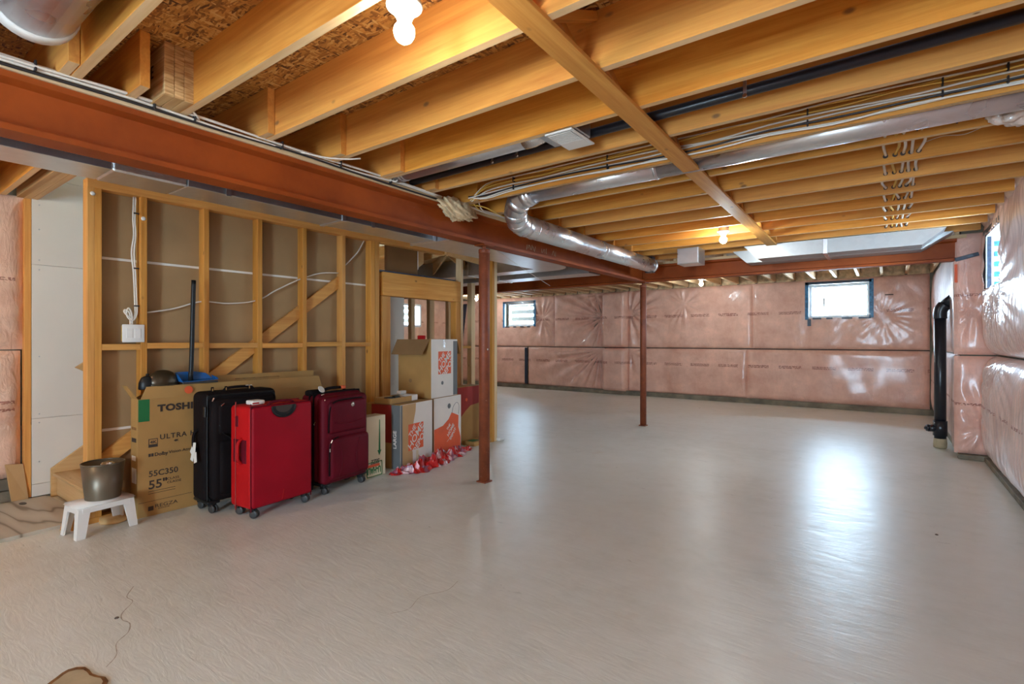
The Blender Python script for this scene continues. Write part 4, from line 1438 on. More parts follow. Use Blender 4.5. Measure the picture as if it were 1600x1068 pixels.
for s in (-1, 1):
    box('rocker', (-0.001, 0.026 * s - 0.020, -0.036), (0.004, 0.026 * s + 0.020, 0.036), M['white_plastic'], sw, 0.003)


# ------------------------------------------------------------------ things on the floor
def placed(name, label, cat, corner, W, D, deg, z=0.0, group=None):
    """A thing standing with its front left bottom corner at a floor point; its front looks into the room."""
    d = math.radians(deg)
    ex, inn = Vector((-math.sin(d), math.cos(d))), Vector((-math.cos(d), -math.sin(d)))
    c = Vector(corner) + ex * W / 2 + inn * D / 2
    return thing(name, label, cat, (c.x, c.y, z), PI / 2 + d, group)


def decal(root, name, face, W, D, a0, a1, z0, z1, mat, off=0.0012):
    """A printed patch on a carton face; a runs from the face's left edge as seen."""
    if face == 'front':
        return box(name, (-W / 2 + a0, -D / 2 - off, z0), (-W / 2 + a1, -D / 2 + 0.001, z1), mat, root, 0)
    return box(name, (-W / 2 - off, D / 2 - a1, z0), (-W / 2 + 0.001, D / 2 - a0, z1), mat, root, 0)


def poly_decal(root, name, pts, W, D, mat, off=0.0012):
    return prism(name, [(-W / 2 + x, -D / 2 + 0.001, z) for x, z in pts], (0, -0.001 - off, 0), mat, root)


def carton(t, W, D, Ht, mat_front, mat_side):
    """Closed carton body: brown board box with separate printed front panel and taped top."""
    box('carton_body', (-W / 2, -D / 2 + 0.002, 0.001), (W / 2, D / 2, Ht), mat_side, t, 0.006, 2)
    box('front_panel', (-W / 2 + 0.001, -D / 2, 0.002), (W / 2 - 0.001, -D / 2 + 0.003, Ht - 0.001), mat_front, t, 0.001)


# --- television carton behind the suitcases
W, D, Ht = 1.52, 0.125, 0.865
tv = placed('television_carton', 'long brown open-topped television carton with green label leaning by the studs', 'carton', (-4.37, 1.39), W, D, 1.0)
th = 0.006
box('carton_wall', (-W / 2, -D / 2, 0.001), (W / 2, -D / 2 + th, Ht), M['card'], tv, 0.001)
box('carton_wall', (-W / 2, D / 2 - th, 0.001), (W / 2, D / 2, Ht), M['card'], tv, 0.001)
box('carton_wall', (-W / 2, -D / 2 + th, 0.001), (-W / 2 + th, D / 2 - th, Ht), M['card'], tv, 0.001)
box('carton_wall', (W / 2 - th, -D / 2 + th, 0.001), (W / 2, D / 2 - th, Ht), M['card'], tv, 0.001)
box('carton_bottom', (-W / 2 + th, -D / 2 + th, 0.001), (W / 2 - th, D / 2 - th, 0.01), M['card_dark'], tv, 0)
f1 = prism('flap', [(-W / 2 + 0.02, 0, 0), (W / 2 - 0.01, 0, 0), (W / 2 - 0.03, 0, 0.088), (-W / 2 + 0.06, 0, 0.088)], (0, th, 0), M['card'], tv)
f1.location = (0, -D / 2, Ht)
f1.rotation_euler = (-0.12, 0, 0)
f2 = prism('flap', [(-W / 2 + 0.02, 0, 0), (W / 2 - 0.01, 0, 0), (W / 2 - 0.02, 0, 0.135), (-W / 2 + 0.30, 0, 0.135)], (0, th, 0), M['card'], tv)
f2.location = (0, D / 2 - th, Ht)
f2.rotation_euler = (0.02, 0, 0)
f3 = prism('flap', [(0, -D / 2 + 0.01, 0), (0, D / 2 - 0.01, 0), (0, D / 2 - 0.02, 0.115), (0, -D / 2 + 0.02, 0.115)], (th, 0, 0), M['card'], tv)
f3.location = (-W / 2, 0, Ht)
f3.rotation_euler = (0, -0.55, 0)
decal(tv, 'green_label', 'front', W, D, 0.005, 0.075, 0.70, Ht - 0.004, M['green'])
fy = -D / 2 - 0.0012


def tvt(body, size, x, z, sx=1.0, bold=0.0, space=1.0):
    return text('lettering', body, size, M['ink'], tv, (-W / 2 + x, fy, z), FRONT, sx=sx, bold=bold, space=space)


tvt('TOSHIBA', 0.068, 0.128, 0.765, 1.18, 0.0034, 1.08)
decal(tv, 'logo_frame', 'front', W, D, 0.068, 0.128, 0.505, 0.568, M['ink'])
decal(tv, 'logo_field', 'front', W, D, 0.073, 0.123, 0.527, 0.563, M['card'], 0.0018)
text('lettering', '4K', 0.030, M['ink'], tv, (-W / 2 + 0.078, fy - 0.0008, 0.533), FRONT, sx=1.2, bold=0.001)
tvt('ULTRA HD', 0.052, 0.140, 0.555, 1.05, 0.0008, 1.15)
tvt('4K', 0.022, 0.236, 0.525, 1.2, 0.001)
decal(tv, 'logo_mark', 'front', W, D, 0.068, 0.083, 0.437, 0.460, M['ink'])
decal(tv, 'logo_mark', 'front', W, D, 0.086, 0.101, 0.437, 0.460, M['ink'])
tvt('Dolby', 0.036, 0.106, 0.437, 1.0, 0.0008)
tvt('Vision Atmos', 0.034, 0.200, 0.440, 1.0, 0.0)
tvt('55C350', 0.060, 0.068, 0.290, 1.02, 0.0009)
tvt('55"', 0.088, 0.066, 0.200, 1.05, 0.0016)
tvt('CLASS', 0.024, 0.188, 0.243, 1.25)
tvt('CLASSE', 0.024, 0.188, 0.216, 1.25)
decal(tv, 'print_line', 'front', W, D, 0.066, 0.245, 0.180, 0.183, M['ink'])
decal(tv, 'print_line', 'front', W, D, 0.066, 0.245, 0.163, 0.166, M['ink'])
decal(tv, 'print_line', 'front', W, D, 0.004, 0.36, 0.108, 0.1105, M['ink'])
decal(tv, 'logo_mark', 'front', W, D, 0.066, 0.100, 0.040, 0.072, M['ink'])
tvt('REGZA', 0.036, 0.108, 0.055, 1.35)
tvt('ENGINE 4K', 0.012, 0.130, 0.040, 1.3)
decal(tv, 'side_label', 'left', W, D, 0.02, 0.10, 0.25, 0.36, M['paper'])
decal(tv, 'side_label', 'left', W, D, 0.02, 0.09, 0.415, 0.45, M['paper'])
decal(tv, 'side_print', 'left', W, D, 0.02, 0.10, 0.55, 0.58, M['ink'])
decal(tv, 'side_print', 'left', W, D, 0.02, 0.10, 0.64, 0.66, M['rust'])
# the inside of the tall rear flap carries printed lines; an orange round mark sits on the front flap
lathe('orange_mark', [(0.030, 0), (0.030, 0.0012)], M['orange'], tv, (-W / 2 + 0.335, -D / 2 - 0.008, Ht + 0.045), 18, (PI / 2 - 0.12, 0, 0))
for zz in (0.055, 0.075, 0.095):
    box('print_line', (-W / 2 + 0.75, -0.0012, zz), (-W / 2 + 1.15, 0.0, zz + 0.006), M['rust'], f2, 0)

# --- bowls lying behind the carton's front flap
bw = thing('metal_bowl', 'dark bronze bowl upside down on the television carton', 'bowl', (-4.44, 1.575, 0.955))
lathe('bowl_shell', [(0.104, 0.0), (0.110, 0.006), (0.107, 0.03), (0.095, 0.065), (0.072, 0.092), (0.042, 0.108), (0.010, 0.114)], M['bowl'], bw, (0, 0, 0), 28)
lathe('bowl_rim', [(0.106, -0.004), (0.114, -0.002), (0.114, 0.006), (0.108, 0.008)], M['bowl'], bw, (0, 0, 0), 28)
bw.scale = (0.62, 1, 1)
st_ = thing('black_bowl', 'black curved bowl tucked at left beside dark bronze bowl', 'bowl', (-4.44, 1.475, 0.93))
lathe('bowl_shell', [(0.070, 0.0), (0.074, 0.006), (0.070, 0.05), (0.052, 0.086), (0.02, 0.10)], M['black_plastic'], st_, (0, 0, 0), 22)
lathe('bowl_foot', [(0.012, 0.099), (0.016, 0.108), (0.012, 0.115)], M['black_plastic'], st_, (0, 0, 0), 12)
st_.scale = (0.6, 0.8, 1)

# --- dustpan standing on the carton
du = thing('dustpan', 'blue dustpan with long black handle standing on television carton', 'dustpan', (-4.40, 1.79, 0.967))
prism('pan_floor', [(0.035, -0.105, 0.0), (0.035, 0.150, 0.010), (-0.030, 0.135, 0.012), (-0.045, -0.12, 0.012)], (0, 0, 0.006), M['blue_plastic'], du)
prism('pan_back', [(-0.045, -0.125, 0.014), (-0.030, 0.140, 0.014), (-0.038, 0.085, 0.064), (-0.048, 0.0, 0.080), (-0.052, -0.125, 0.078)], (0.006, 0, 0), M['blue_plastic'], du)
prism('pan_side', [(0.035, -0.105, 0.006), (-0.042, -0.122, 0.012), (-0.049, -0.124, 0.078), (0.010, -0.128, 0.060)], (0, -0.006, 0), M['blue_plastic'], du)
prism('pan_side', [(0.035, 0.150, 0.014), (-0.030, 0.138, 0.014), (-0.034, 0.128, 0.045), (0.010, 0.146, 0.030)], (0, 0.006, 0), M['blue_plastic'], du)
box('pan_lip', (0.030, -0.108, -0.012), (0.040, 0.150, 0.004), M['grey_rubber'], du, 0.003)
tube('handle', [(0.006, -0.040, 0.02), (-0.004, -0.028, 0.25), (-0.012, -0.018, 0.55), (-0.016, -0.010, 0.80)], 0.0165, M['black_plastic'], du, 12, True)
lathe('handle_socket', [(0.018, 0.0), (0.017, 0.06), (0.014, 0.065)], M['black_plastic'], du, (0.006, -0.040, 0.012), 14)
lathe('hang_hole', [(0.006, 0), (0.006, 0.001)], M['chrome'], du, (-0.002, -0.012, 0.752), 10, (0, PI / 2, 0))


# --- suitcases
def caster(t, x, y, s=1.0, tone='black_plastic', twist=0.3):
    c = box('caster', (x - 0.022 * s, y - 0.022 * s, 0.045 * s), (x + 0.022 * s, y + 0.022 * s, 0.088 * s), M['black_plastic'], t, 0.006, 2)
    c.rotation_euler = (0, 0, twist)
    for k in (-1, 1):
        w_ = lathe('wheel', [(0.010, -0.008), (0.026, -0.009), (0.030, -0.005), (0.030, 0.005), (0.026, 0.009), (0.010, 0.008)], M['grey_rubber'], c, (0.013 * k * s, -0.012 * s, (0.031 - 0.0665) * s), 18, (0, PI / 2, 0))
    box('fork', (-0.006, -0.020, -0.040 * s), (0.006, 0.004, -0.005), M['black_plastic'], c, 0.002)


def soft_body(name, t, x0, x1, y0, y1, z0, z1, r, mat, puff=0.0):
    o = box(name, (x0, y0, z0), (x1, y1, z1), mat, t, r, 5)
    return o


def zip_line(t, pts, mat, r=0.0035, name='zip'):
    return tube(name, pts, r, mat, t, 6, True)


def rrect(x0, x1, z0, z1, r, y, bottom=True):
    """Rounded rectangle path at depth y."""
    out = []
    for (cx, cz, a0) in ((x1 - r, z1 - r, 0), (x0 + r, z1 - r, 90), (x0 + r, z0 + r, 180), (x1 - r, z0 + r, 270)):
        for k in range(4):
            a = math.radians(a0 + 30 * k)
            out.append((cx + r * math.cos(a), y, cz + r * math.sin(a)))
    return out + [out[0]]


def puller(t, x, y, z, mat='chrome', rot=0.4):
    o = box('zip_puller', (-0.005, -0.003, -0.022), (0.005, 0.003, 0.008), M[mat], t, 0.002)
    o.location = (x, y, z)
    o.rotation_euler = (0, rot, 0)
    return o


# black case
W, D, Ht = 0.56, 0.28, 0.90
bs_ = placed('suitcase', 'tall black fabric suitcase with white tags on its side handle, behind the red ones', 'suitcase', (-4.04, 1.725), W, D, 0, 0, 'suitcases')
soft_body('case_body', bs_, -W / 2, W / 2, -D / 2 + 0.05, D / 2, 0.075, Ht, 0.045, M['black_nylon'])
soft_body('front_pocket', bs_, -W / 2 + 0.035, W / 2 - 0.035, -D / 2, -D / 2 + 0.11, 0.085, Ht - 0.05, 0.040, M['black_nylon'])
soft_body('upper_pocket', bs_, -W / 2 + 0.07, W / 2 - 0.08, -D / 2 - 0.014, -D / 2 + 0.05, 0.58, Ht - 0.085, 0.03, M['black_nylon'])
soft_body('lower_pocket', bs_, -W / 2 + 0.08, W / 2 - 0.08, -D / 2 - 0.016, -D / 2 + 0.05, 0.13, 0.54, 0.03, M['black_nylon'])
zip_line(bs_, rrect(-W / 2 + 0.018, W / 2 - 0.018, 0.09, Ht - 0.025, 0.05, -D / 2 + 0.052), M['black_plastic'], 0.006, 'piping')
zip_line(bs_, [(-W / 2 + 0.08, -D / 2 - 0.004, 0.66), (-W / 2 + 0.10, -D / 2 - 0.010, 0.60), (-W / 2 + 0.15, -D / 2 - 0.014, 0.555), (-W / 2 + 0.17, -D / 2 - 0.014, 0.50), (-W / 2 + 0.17, -D / 2 - 0.016, 0.30)], M['black_plastic'], 0.004)
tube('top_handle', [(-0.12, -0.02, Ht - 0.004), (-0.08, -0.02, Ht + 0.022), (0.08, -0.02, Ht + 0.022), (0.12, -0.02, Ht - 0.004)], 0.011, M['black_nylon'], bs_, 8, True)
tube('side_handle', [(-W / 2 + 0.004, 0.03, 0.62), (-W / 2 - 0.026, 0.03, 0.585), (-W / 2 - 0.028, 0.03, 0.50), (-W / 2 + 0.004, 0.03, 0.46)], 0.012, M['black_nylon'], bs_, 8, True)
for k, (yy, zz, rr) in enumerate(((0.035, 0.475, 0.5), (0.00, 0.49, -0.1), (-0.025, 0.42, -0.35), (0.012, 0.43, 0.2))):
    tg = box('luggage_tag', (-0.0015, -0.022, -0.038), (0.0015, 0.022, 0.038), M['paper'], bs_, 0.001)
    tg.location = (-W / 2 - 0.034 - 0.003 * k, yy, zz)
    tg.rotation_euler = (rr, 0.1, 0)
for x in (-0.20, -0.10, 0.08):
    box('strap_loop', (x - 0.010, -0.03, Ht - 0.004), (x + 0.010, -0.022, Ht + 0.036), M['black_nylon'], bs_, 0.002)
    box('loop_slot', (x - 0.004, -0.0312, Ht + 0.006), (x + 0.004, -0.0302, Ht + 0.026), M['card'], bs_, 0)
box('luggage_tag', (0.05, -0.035, Ht + 0.030), (0.10, -0.005, Ht + 0.034), M['paper'], bs_, 0.001)
puller(bs_, -W / 2 + 0.10, -D / 2 - 0.012, Ht - 0.09, 'chrome', 1.0)
puller(bs_, -W / 2 + 0.045, -D / 2 + 0.02, Ht - 0.05)
box('side_lock', (-W / 2 - 0.004, -0.10, 0.72), (-W / 2 + 0.004, -0.065, 0.80), M['black_plastic'], bs_, 0.003)
for x in (-W / 2 + 0.05, W / 2 - 0.05):
    for y in (-D / 2 + 0.05, D / 2 - 0.05):
        caster(bs_, x, y)
    box('foot_bar', (x - 0.045, -D / 2 + 0.02, 0.070), (x + 0.045, D / 2 - 0.02, 0.092), M['black_plastic'], bs_, 0.006, 2)

# bright red case: its smooth rear panel faces the room
W, D, Ht = 0.52, 0.265, 0.815
rs = placed('suitcase', 'bright red suitcase with smooth front panel, nearest of the cases', 'suitcase', (-3.675, 1.855), W, D, 5, 0, 'suitcases')
soft_body('case_body', rs, -W / 2, W / 2, -D / 2 + 0.004, D / 2, 0.07, Ht, 0.030, M['red_side'])
soft_body('rear_panel', rs, -W / 2 + 0.012, W / 2 - 0.006, -D / 2 - 0.004, -D / 2 + 0.04, 0.076, Ht - 0.006, 0.020, M['red_nylon'])
zip_line(rs, rrect(-W / 2 + 0.008, W / 2 - 0.006, 0.078, Ht - 0.004, 0.03, -D / 2 + 0.012), M['maroon_nylon'], 0.004, 'piping')
zip_line(rs, rrect(-W / 2 - 0.001, W / 2 + 0.001, 0.075, Ht + 0.001, 0.03, D / 2 - 0.08), M['maroon'], 0.005, 'piping')
# half-round recess of the pull handle
pts = [(-0.105, Ht - 0.012)]
for k in range(9):
    a = PI + PI * k / 8
    pts.append((0.0 + 0.098 * math.cos(a), Ht - 0.020 + 0.078 * math.sin(a)))
pts.append((0.105, Ht - 0.012))
prism('handle_recess', [(x, -D / 2 - 0.003, z) for x, z in pts], (0, -0.006, 0), M['black_plastic'], rs)
pts2 = [(x * 0.72, Ht - 0.012 + (z - Ht + 0.012) * 0.62) for x, z in pts]
prism('handle_slot', [(x, -D / 2 - 0.0092, z) for x, z in pts2], (0, -0.001, 0), M['ink'], rs)
tube('recess_rim', [(x, -D / 2 - 0.009, z) for x, z in pts[1:-1]], 0.007, M['black_plastic'], rs, 8, True)
tube('top_handle', [(-0.11, -D / 2 + 0.03, Ht - 0.006), (-0.07, -D / 2 + 0.025, Ht + 0.018), (0.07, -D / 2 + 0.025, Ht + 0.016), (0.11, -D / 2 + 0.03, Ht - 0.006)], 0.010, M['maroon_nylon'], rs, 8, True)
# side handle
box('handle_pad', (-W / 2 - 0.004, -0.08, 0.40), (-W / 2 + 0.004, 0.08, 0.57), M['maroon_nylon'], rs, 0.003)
tube('side_handle', [(-W / 2 + 0.002, -0.02, 0.575), (-W / 2 - 0.026, -0.02, 0.545), (-W / 2 - 0.030, -0.02, 0.47), (-W / 2 - 0.026, -0.02, 0.425), (-W / 2 + 0.002, -0.02, 0.395)], 0.013, M['red_side'], rs, 8, True)
box('side_lock', (-W / 2 - 0.005, 0.02, 0.66), (-W / 2 + 0.003, 0.055, 0.74), M['maroon_nylon'], rs, 0.004)
tg = box('luggage_tag', (-0.20, -0.06, Ht + 0.001), (-0.10, 0.03, Ht + 0.034), M['paper'], rs, 0.010, 2)
box('tag_stripe', (-0.201, -0.0612, Ht + 0.010), (-0.15, -0.0602, Ht + 0.020), M['red_side'], rs, 0)
tb = box('pull_tab', (-0.004, -0.004, 0.0), (0.004, 0.0, 0.075), M['red_side'], rs, 0.002)
tb.location = (-0.005, -D / 2 - 0.006, 0.13)
tb.rotation_euler = (0, 0.2, 0)
for x in (-W / 2 + 0.045, W / 2 - 0.045):
    for y in (-D / 2 + 0.045, D / 2 - 0.045):
        caster(rs, x, y, 1.0, twist=0.5)

# dark red case
W, D, Ht = 0.52, 0.30, 0.84
rd = placed('suitcase', 'dark red soft suitcase with two front pockets, rightmost of the suitcases', 'suitcase', (-3.745, 2.49), W, D, 7, 0, 'suitcases')
soft_body('case_body', rd, -W / 2, W / 2, -D / 2 + 0.07, D / 2, 0.085, Ht, 0.055, M['maroon_nylon'])
soft_body('front_shell', rd, -W / 2 + 0.004, W / 2 - 0.004, -D / 2 + 0.008, -D / 2 + 0.11, 0.080, Ht - 0.020, 0.055, M['maroon_nylon'])
soft_body('upper_pocket', rd, -W / 2 + 0.055, W / 2 - 0.035, -D / 2 - 0.014, -D / 2 + 0.07, 0.50, Ht - 0.060, 0.05, M['maroon_nylon'])
soft_body('lower_pocket', rd, -W / 2 + 0.060, W / 2 - 0.015, -D / 2 - 0.026, -D / 2 + 0.07, 0.115, 0.475, 0.05, M['maroon_nylon'])
zip_line(rd, [(-W / 2 + 0.055, -D / 2 + 0.003, 0.52), (-W / 2 + 0.058, -D / 2 + 0.000, 0.66), (-W / 2 + 0.075, -D / 2 - 0.003, 0.74), (-W / 2 + 0.13, -D / 2 - 0.006, 0.778), (0.0, -D / 2 - 0.006, 0.787), (W / 2 - 0.10, -D / 2 - 0.006, 0.785)], M['black_nylon'], 0.006)
zip_line(rd, [(-W / 2 + 0.056, -D / 2 - 0.004, 0.16), (-W / 2 + 0.058, -D / 2 - 0.006, 0.38), (-W / 2 + 0.085, -D / 2 - 0.010, 0.45), (-W / 2 + 0.14, -D / 2 - 0.016, 0.476)], M['black_nylon'], 0.006)
zip_line(rd, [(-W / 2 + 0.10, -D / 2 - 0.016, 0.600), (0.0, -D / 2 - 0.017, 0.578), (W / 2 - 0.09, -D / 2 - 0.016, 0.596)], M['maroon_nylon'], 0.004, 'seam')
zip_line(rd, [(0.11, -D / 2 - 0.027, 0.44), (0.075, -D / 2 - 0.027, 0.34), (0.075, -D / 2 - 0.027, 0.22), (0.11, -D / 2 - 0.027, 0.14)], M['maroon_nylon'], 0.004, 'seam')
zip_line(rd, [(-0.12, -D / 2 - 0.027, 0.44), (-0.09, -D / 2 - 0.027, 0.34), (-0.09, -D / 2 - 0.027, 0.22), (-0.12, -D / 2 - 0.027, 0.14)], M['maroon_nylon'], 0.004, 'seam')
zip_line(rd, rrect(-W / 2 - 0.002, W / 2 + 0.002, 0.082, Ht + 0.002, 0.055, -D / 2 + 0.12), M['black_nylon'], 0.008, 'piping')
zip_line(rd, rrect(-W / 2 - 0.002, W / 2 + 0.002, 0.082, Ht + 0.002, 0.055, -D / 2 + 0.17), M['black_nylon'], 0.006, 'piping')
lathe('badge', [(0.022, 0), (0.020, 0.004), (0.006, 0.006)], M['chrome'], rd, (0.045, -D / 2 - 0.013, 0.735), 16, (PI / 2, 0, 0))
for (x, y, z, r_) in ((-W / 2 + 0.03, -D / 2 + 0.02, Ht - 0.055, 0.2), (-W / 2 - 0.004, -D / 2 + 0.10, 0.60, 0.7), (-W / 2 + 0.075, -D / 2 - 0.012, 0.445, 0.6), (-W / 2 + 0.056, -D / 2 - 0.012, 0.375, 0.0), (-W / 2 + 0.06, -D / 2 + 0.08, Ht - 0.005, 1.4)):
    puller(rd, x, y, z, 'chrome', r_)
tube('top_handle', [(-0.13, 0.02, Ht - 0.006), (-0.08, 0.02, Ht + 0.030), (0.08, 0.02, Ht + 0.030), (0.13, 0.02, Ht - 0.006)], 0.013, M['black_nylon'], rd, 8, True)
lathe('luggage_tag', [(0.032, 0), (0.034, 0.003), (0.032, 0.006)], M['paper'], rd, (-0.165, -0.01, Ht + 0.032), 16, (0.9, 0.2, 0))
box('orange_tag', (0.07, -0.012, Ht + 0.018), (0.11, 0.04, Ht + 0.046), M['orange'], rd, 0.008, 2)
box('handle_bag', (-0.26, 0.0, Ht - 0.02), (-0.12, 0.09, Ht + 0.030), M['black_nylon'], rd, 0.02, 3)
for x in (-W / 2 + 0.055, W / 2 - 0.055):
    for y in (-D / 2 + 0.06, D / 2 - 0.05):
        caster(rd, x, y, 1.05, twist=0.2)
    box('foot_bar', (x - 0.05, -D / 2 + 0.03, 0.076), (x + 0.05, D / 2 - 0.02, 0.10), M['black_plastic'], rd, 0.006, 2)

# --- slim cream carton, standing upside down
W, D, Ht = 0.25, 0.14, 0.575
uh = placed('slim_carton', 'slim cream carton with green arrow, wedged between dark red suitcase and large carton', 'carton', (-3.90, 3.03), W, D, 4)
carton(uh, W, D, Ht, M['card_cream'], M['card_cream'])
fy = -D / 2 - 0.0012
ax = W / 2 - 0.075
prism('arrow', [(ax - 0.004, -D / 2 + 0.001, Ht - 0.04), (ax + 0.004, -D / 2 + 0.001, Ht - 0.04), (ax + 0.010, -D / 2 + 0.001, 0.245), (ax + 0.022, -D / 2 + 0.001, 0.245), (ax - 0.003, -D / 2 + 0.001, 0.195), (ax - 0.026, -D / 2 + 0.001, 0.245), (ax - 0.012, -D / 2 + 0.001, 0.245)], (0, -0.0025, 0), M['green'], uh)
UPSIDE = (PI / 2, PI, 0)
text('lettering', 'SIZE', 0.058, M['ink'], uh, (W / 2 - 0.075, fy, 0.165), UPSIDE, bold=0.001, shear=0.2)
text('lettering', 'U-HAUL', 0.085, M['green'], uh, (W / 2 - 0.060, fy - 0.0006, 0.095), UPSIDE, bold=0.003, sx=0.62)
decal(uh, 'orange_bar', 'front', W, D, 0.02, W - 0.075, 0.098, 0.122, M['orange'])
zip_line(uh, rrect(-W / 2 + 0.02, W / 2 - 0.045, 0.010, 0.140, 0.014, -D / 2 - 0.001), M['green'], 0.004, 'logo_border')


def stencil_logo(t, W, D, x, z, s, lines=('THE', 'HOME', 'DEPOT')):
    """Orange square with three stencilled lines running up the diagonal."""
    fy = -D / 2
    decal(t, 'logo_square', 'front', W, D, x, x + s, z, z + s * 1.05, M['orange'])
    cx, cz = -W / 2 + x + s / 2, z + s * 0.525
    for b, size, off in zip(lines, (0.28, 0.42, 0.36), (0.24, -0.12, -0.46)):
        text('lettering', b, s * size, M['card_white'], t, (cx - 0.707 * off * s, fy - 0.0016, cz + 0.707 * off * s), (PI / 2, -PI / 4, 0), align='CENTER', sx=1.05, bold=0.0014)
    return


# --- large moving carton
W, D, Ht = 0.545, 0.47, 0.645
lg = placed('moving_carton', 'brown and white moving carton with grey LARGE stripe and orange square logo', 'carton', (-3.90, 3.455), W, D, 10, 0, 'moving cartons')
carton(lg, W, D, Ht, M['card_white'], M['card'])
decal(lg, 'grey_stripe', 'left', W, D, D - 0.112, D - 0.004, 0.003, Ht - 0.004, M['grey_print'])
decal(lg, 'red_print', 'left', W, D, 0.10, D - 0.114, 0.26, Ht - 0.004, M['maroon'])
decal(lg, 'grey_edge', 'front', W, D, 0.002, 0.03, 0.004, Ht - 0.004, M['grey_print'])
pts = [(0.03, 0.004), (0.20, 0.004), (0.19, 0.30), (0.21, 0.45), (0.245, 0.56), (0.25, Ht - 0.004), (0.03, Ht - 0.004)]
poly_decal(lg, 'tan_curve', pts, W, D, M['tan_print'], 0.0009)
text('lettering', 'LARGE', 0.055, M['card_white'], lg, (-W / 2 - 0.0016, -D / 2 + 0.052, 0.205), (PI / 2, -PI / 2, -PI / 2), bold=0.001, sx=1.1)
stencil_logo(lg, W, D, 0.125, 0.165, 0.255)
lathe('hand_mark', [(0.018, 0), (0.018, 0.001)], M['tan_print'], lg, (0.02, -D / 2 - 0.001, 0.08), 12, (PI / 2, 0, 0))
box('tape_strip', (-0.02, -D / 2 - 0.0025, 0.004), (0.02, -D / 2 - 0.0018, 0.15), M['card_cream'], lg, 0)

# --- apron-print carton
W, D, Ht = 0.535, 0.44, 0.645
ap = placed('moving_carton', 'white moving carton printed with an orange apron, under the open carton', 'carton', (-4.025, 4.045), W, D, 8, 0, 'moving cartons')
carton(ap, W, D, Ht, M['card_white'], M['card'])
pts = [(0.006, 0.004), (W - 0.01, 0.004), (W - 0.012, 0.14), (W - 0.06, 0.27), (W - 0.055, 0.405), (0.34, 0.455), (0.28, 0.385), (0.17, 0.325), (0.006, 0.30)]
poly_decal(ap, 'apron_print', pts, W, D, M['orange'])
zip_line(ap, [(-W / 2 + 0.345, -D / 2 - 0.001, 0.45), (-W / 2 + 0.375, -D / 2 - 0.001, 0.52), (-W / 2 + 0.44, -D / 2 - 0.001, 0.56), (-W / 2 + 0.49, -D / 2 - 0.001, 0.52), (-W / 2 + 0.48, -D / 2 - 0.001, 0.42)], M['grey_print'], 0.0022, 'apron_cord')
for k, (b, dx, dz_) in enumerate((('THE', -0.045, 0.045), ('HOME', 0.0, 0.0), ('DEPOT', 0.04, -0.045))):
    text('lettering', b, (0.045, 0.06, 0.05)[k], M['card_white'], ap, (-W / 2 + 0.335 + dx, -D / 2 - 0.0016, 0.24 + dz_), (PI / 2, -PI / 4, 0), align='CENTER', bold=0.0012)
box('name_line', (-W / 2 + 0.24, -D / 2 - 0.0016, 0.150), (-W / 2 + 0.33, -D / 2 - 0.001, 0.154), M['card_white'], ap, 0, rot=(0, -0.5, 0))
lathe('hand_mark', [(0.030, 0), (0.030, 0.001)], M['grey_print'], ap, (-W / 2 + 0.29, -D / 2 - 0.001, 0.535), 14, (PI / 2, 0, 0))
box('gap_shade_sheet', (-W / 2 - 0.002, -D / 2 + 0.01, 0.003), (-W / 2, D / 2 - 0.01, Ht - 0.003), M['card_dark'], ap, 0)  # dark sheet on the carton side, shade of the gap put into colour

# --- open carton on top
W, D, Ht = 0.50, 0.47, 0.655
oc = placed('moving_carton', 'open moving carton with logo, stacked on top of the apron carton', 'carton', (-4.045, 4.03), W, D, 8, 0.647, 'moving cartons')
t_ = 0.006
for (lo, hi, mt) in (((-W / 2, -D / 2, 0), (W / 2, -D / 2 + t_, Ht), 'card_white'), ((-W / 2, D / 2 - t_, 0), (W / 2, D / 2, Ht), 'card'),
                     ((-W / 2, -D / 2 + t_, 0), (-W / 2 + t_, D / 2 - t_, Ht), 'card'), ((W / 2 - t_, -D / 2 + t_, 0), (W / 2, D / 2 - t_, Ht), 'card')):
    box('carton_wall', lo, hi, M[mt], oc, 0.001)
box('carton_bottom', (-W / 2 + t_, -D / 2 + t_, 0.0), (W / 2 - t_, D / 2 - t_, 0.006), M['card_dark'], oc, 0)
fl = prism('flap', [(0, -D / 2 + 0.005, 0), (0, D / 2 - 0.005, 0), (0, D / 2 - 0.02, -0.205), (0, -D / 2 + 0.02, -0.205)], (0.005, 0, 0), M['card_dark'], oc)
fl.location = (-W / 2 - 0.003, 0.02, Ht)
fl.rotation_euler = (0, 0.62, 0)
fr_ = prism('flap', [(0, -D / 2 + 0.005, 0), (0, D / 2 - 0.005, 0), (0, D / 2 - 0.02, -0.20), (0, -D / 2 + 0.02, -0.20)], (0.005, 0, 0), M['card'], oc)
fr_.location = (W / 2 - 0.002, 0, Ht)
fr_.rotation_euler = (0, -0.5, 0)
decal(oc, 'grey_stripe', 'front', W, D, W - 0.085, W - 0.002, 0.004, Ht - 0.02, M['grey_print'])
stencil_logo(oc, W, D, 0.125, 0.26, 0.245)
box('tape_glint', (-W / 2 + 0.215, -D / 2 - 0.0025, 0.555), (-W / 2 + 0.255, -D / 2 - 0.0005, Ht - 0.002), M['foil'], oc, 0)
lathe('hand_mark', [(0.022, 0), (0.022, 0.001)], M['grey_print'], oc, (-W / 2 + 0.20, -D / 2 - 0.001, 0.16), 12, (PI / 2, 0, 0))
for (yy, zz) in ((0.04, 0.52), (0.06, 0.19)):
    lathe('hand_hole', [(0.022, 0), (0.022, 0.001)], M['card_dark'], oc, (-W / 2 - 0.0002, yy, zz), 14, (0, -PI / 2, 0))
jg = thing('red_bottle', 'red bottle cap peeping above the open moving carton', 'bottle', (-4.36, 4.18, 0.655))
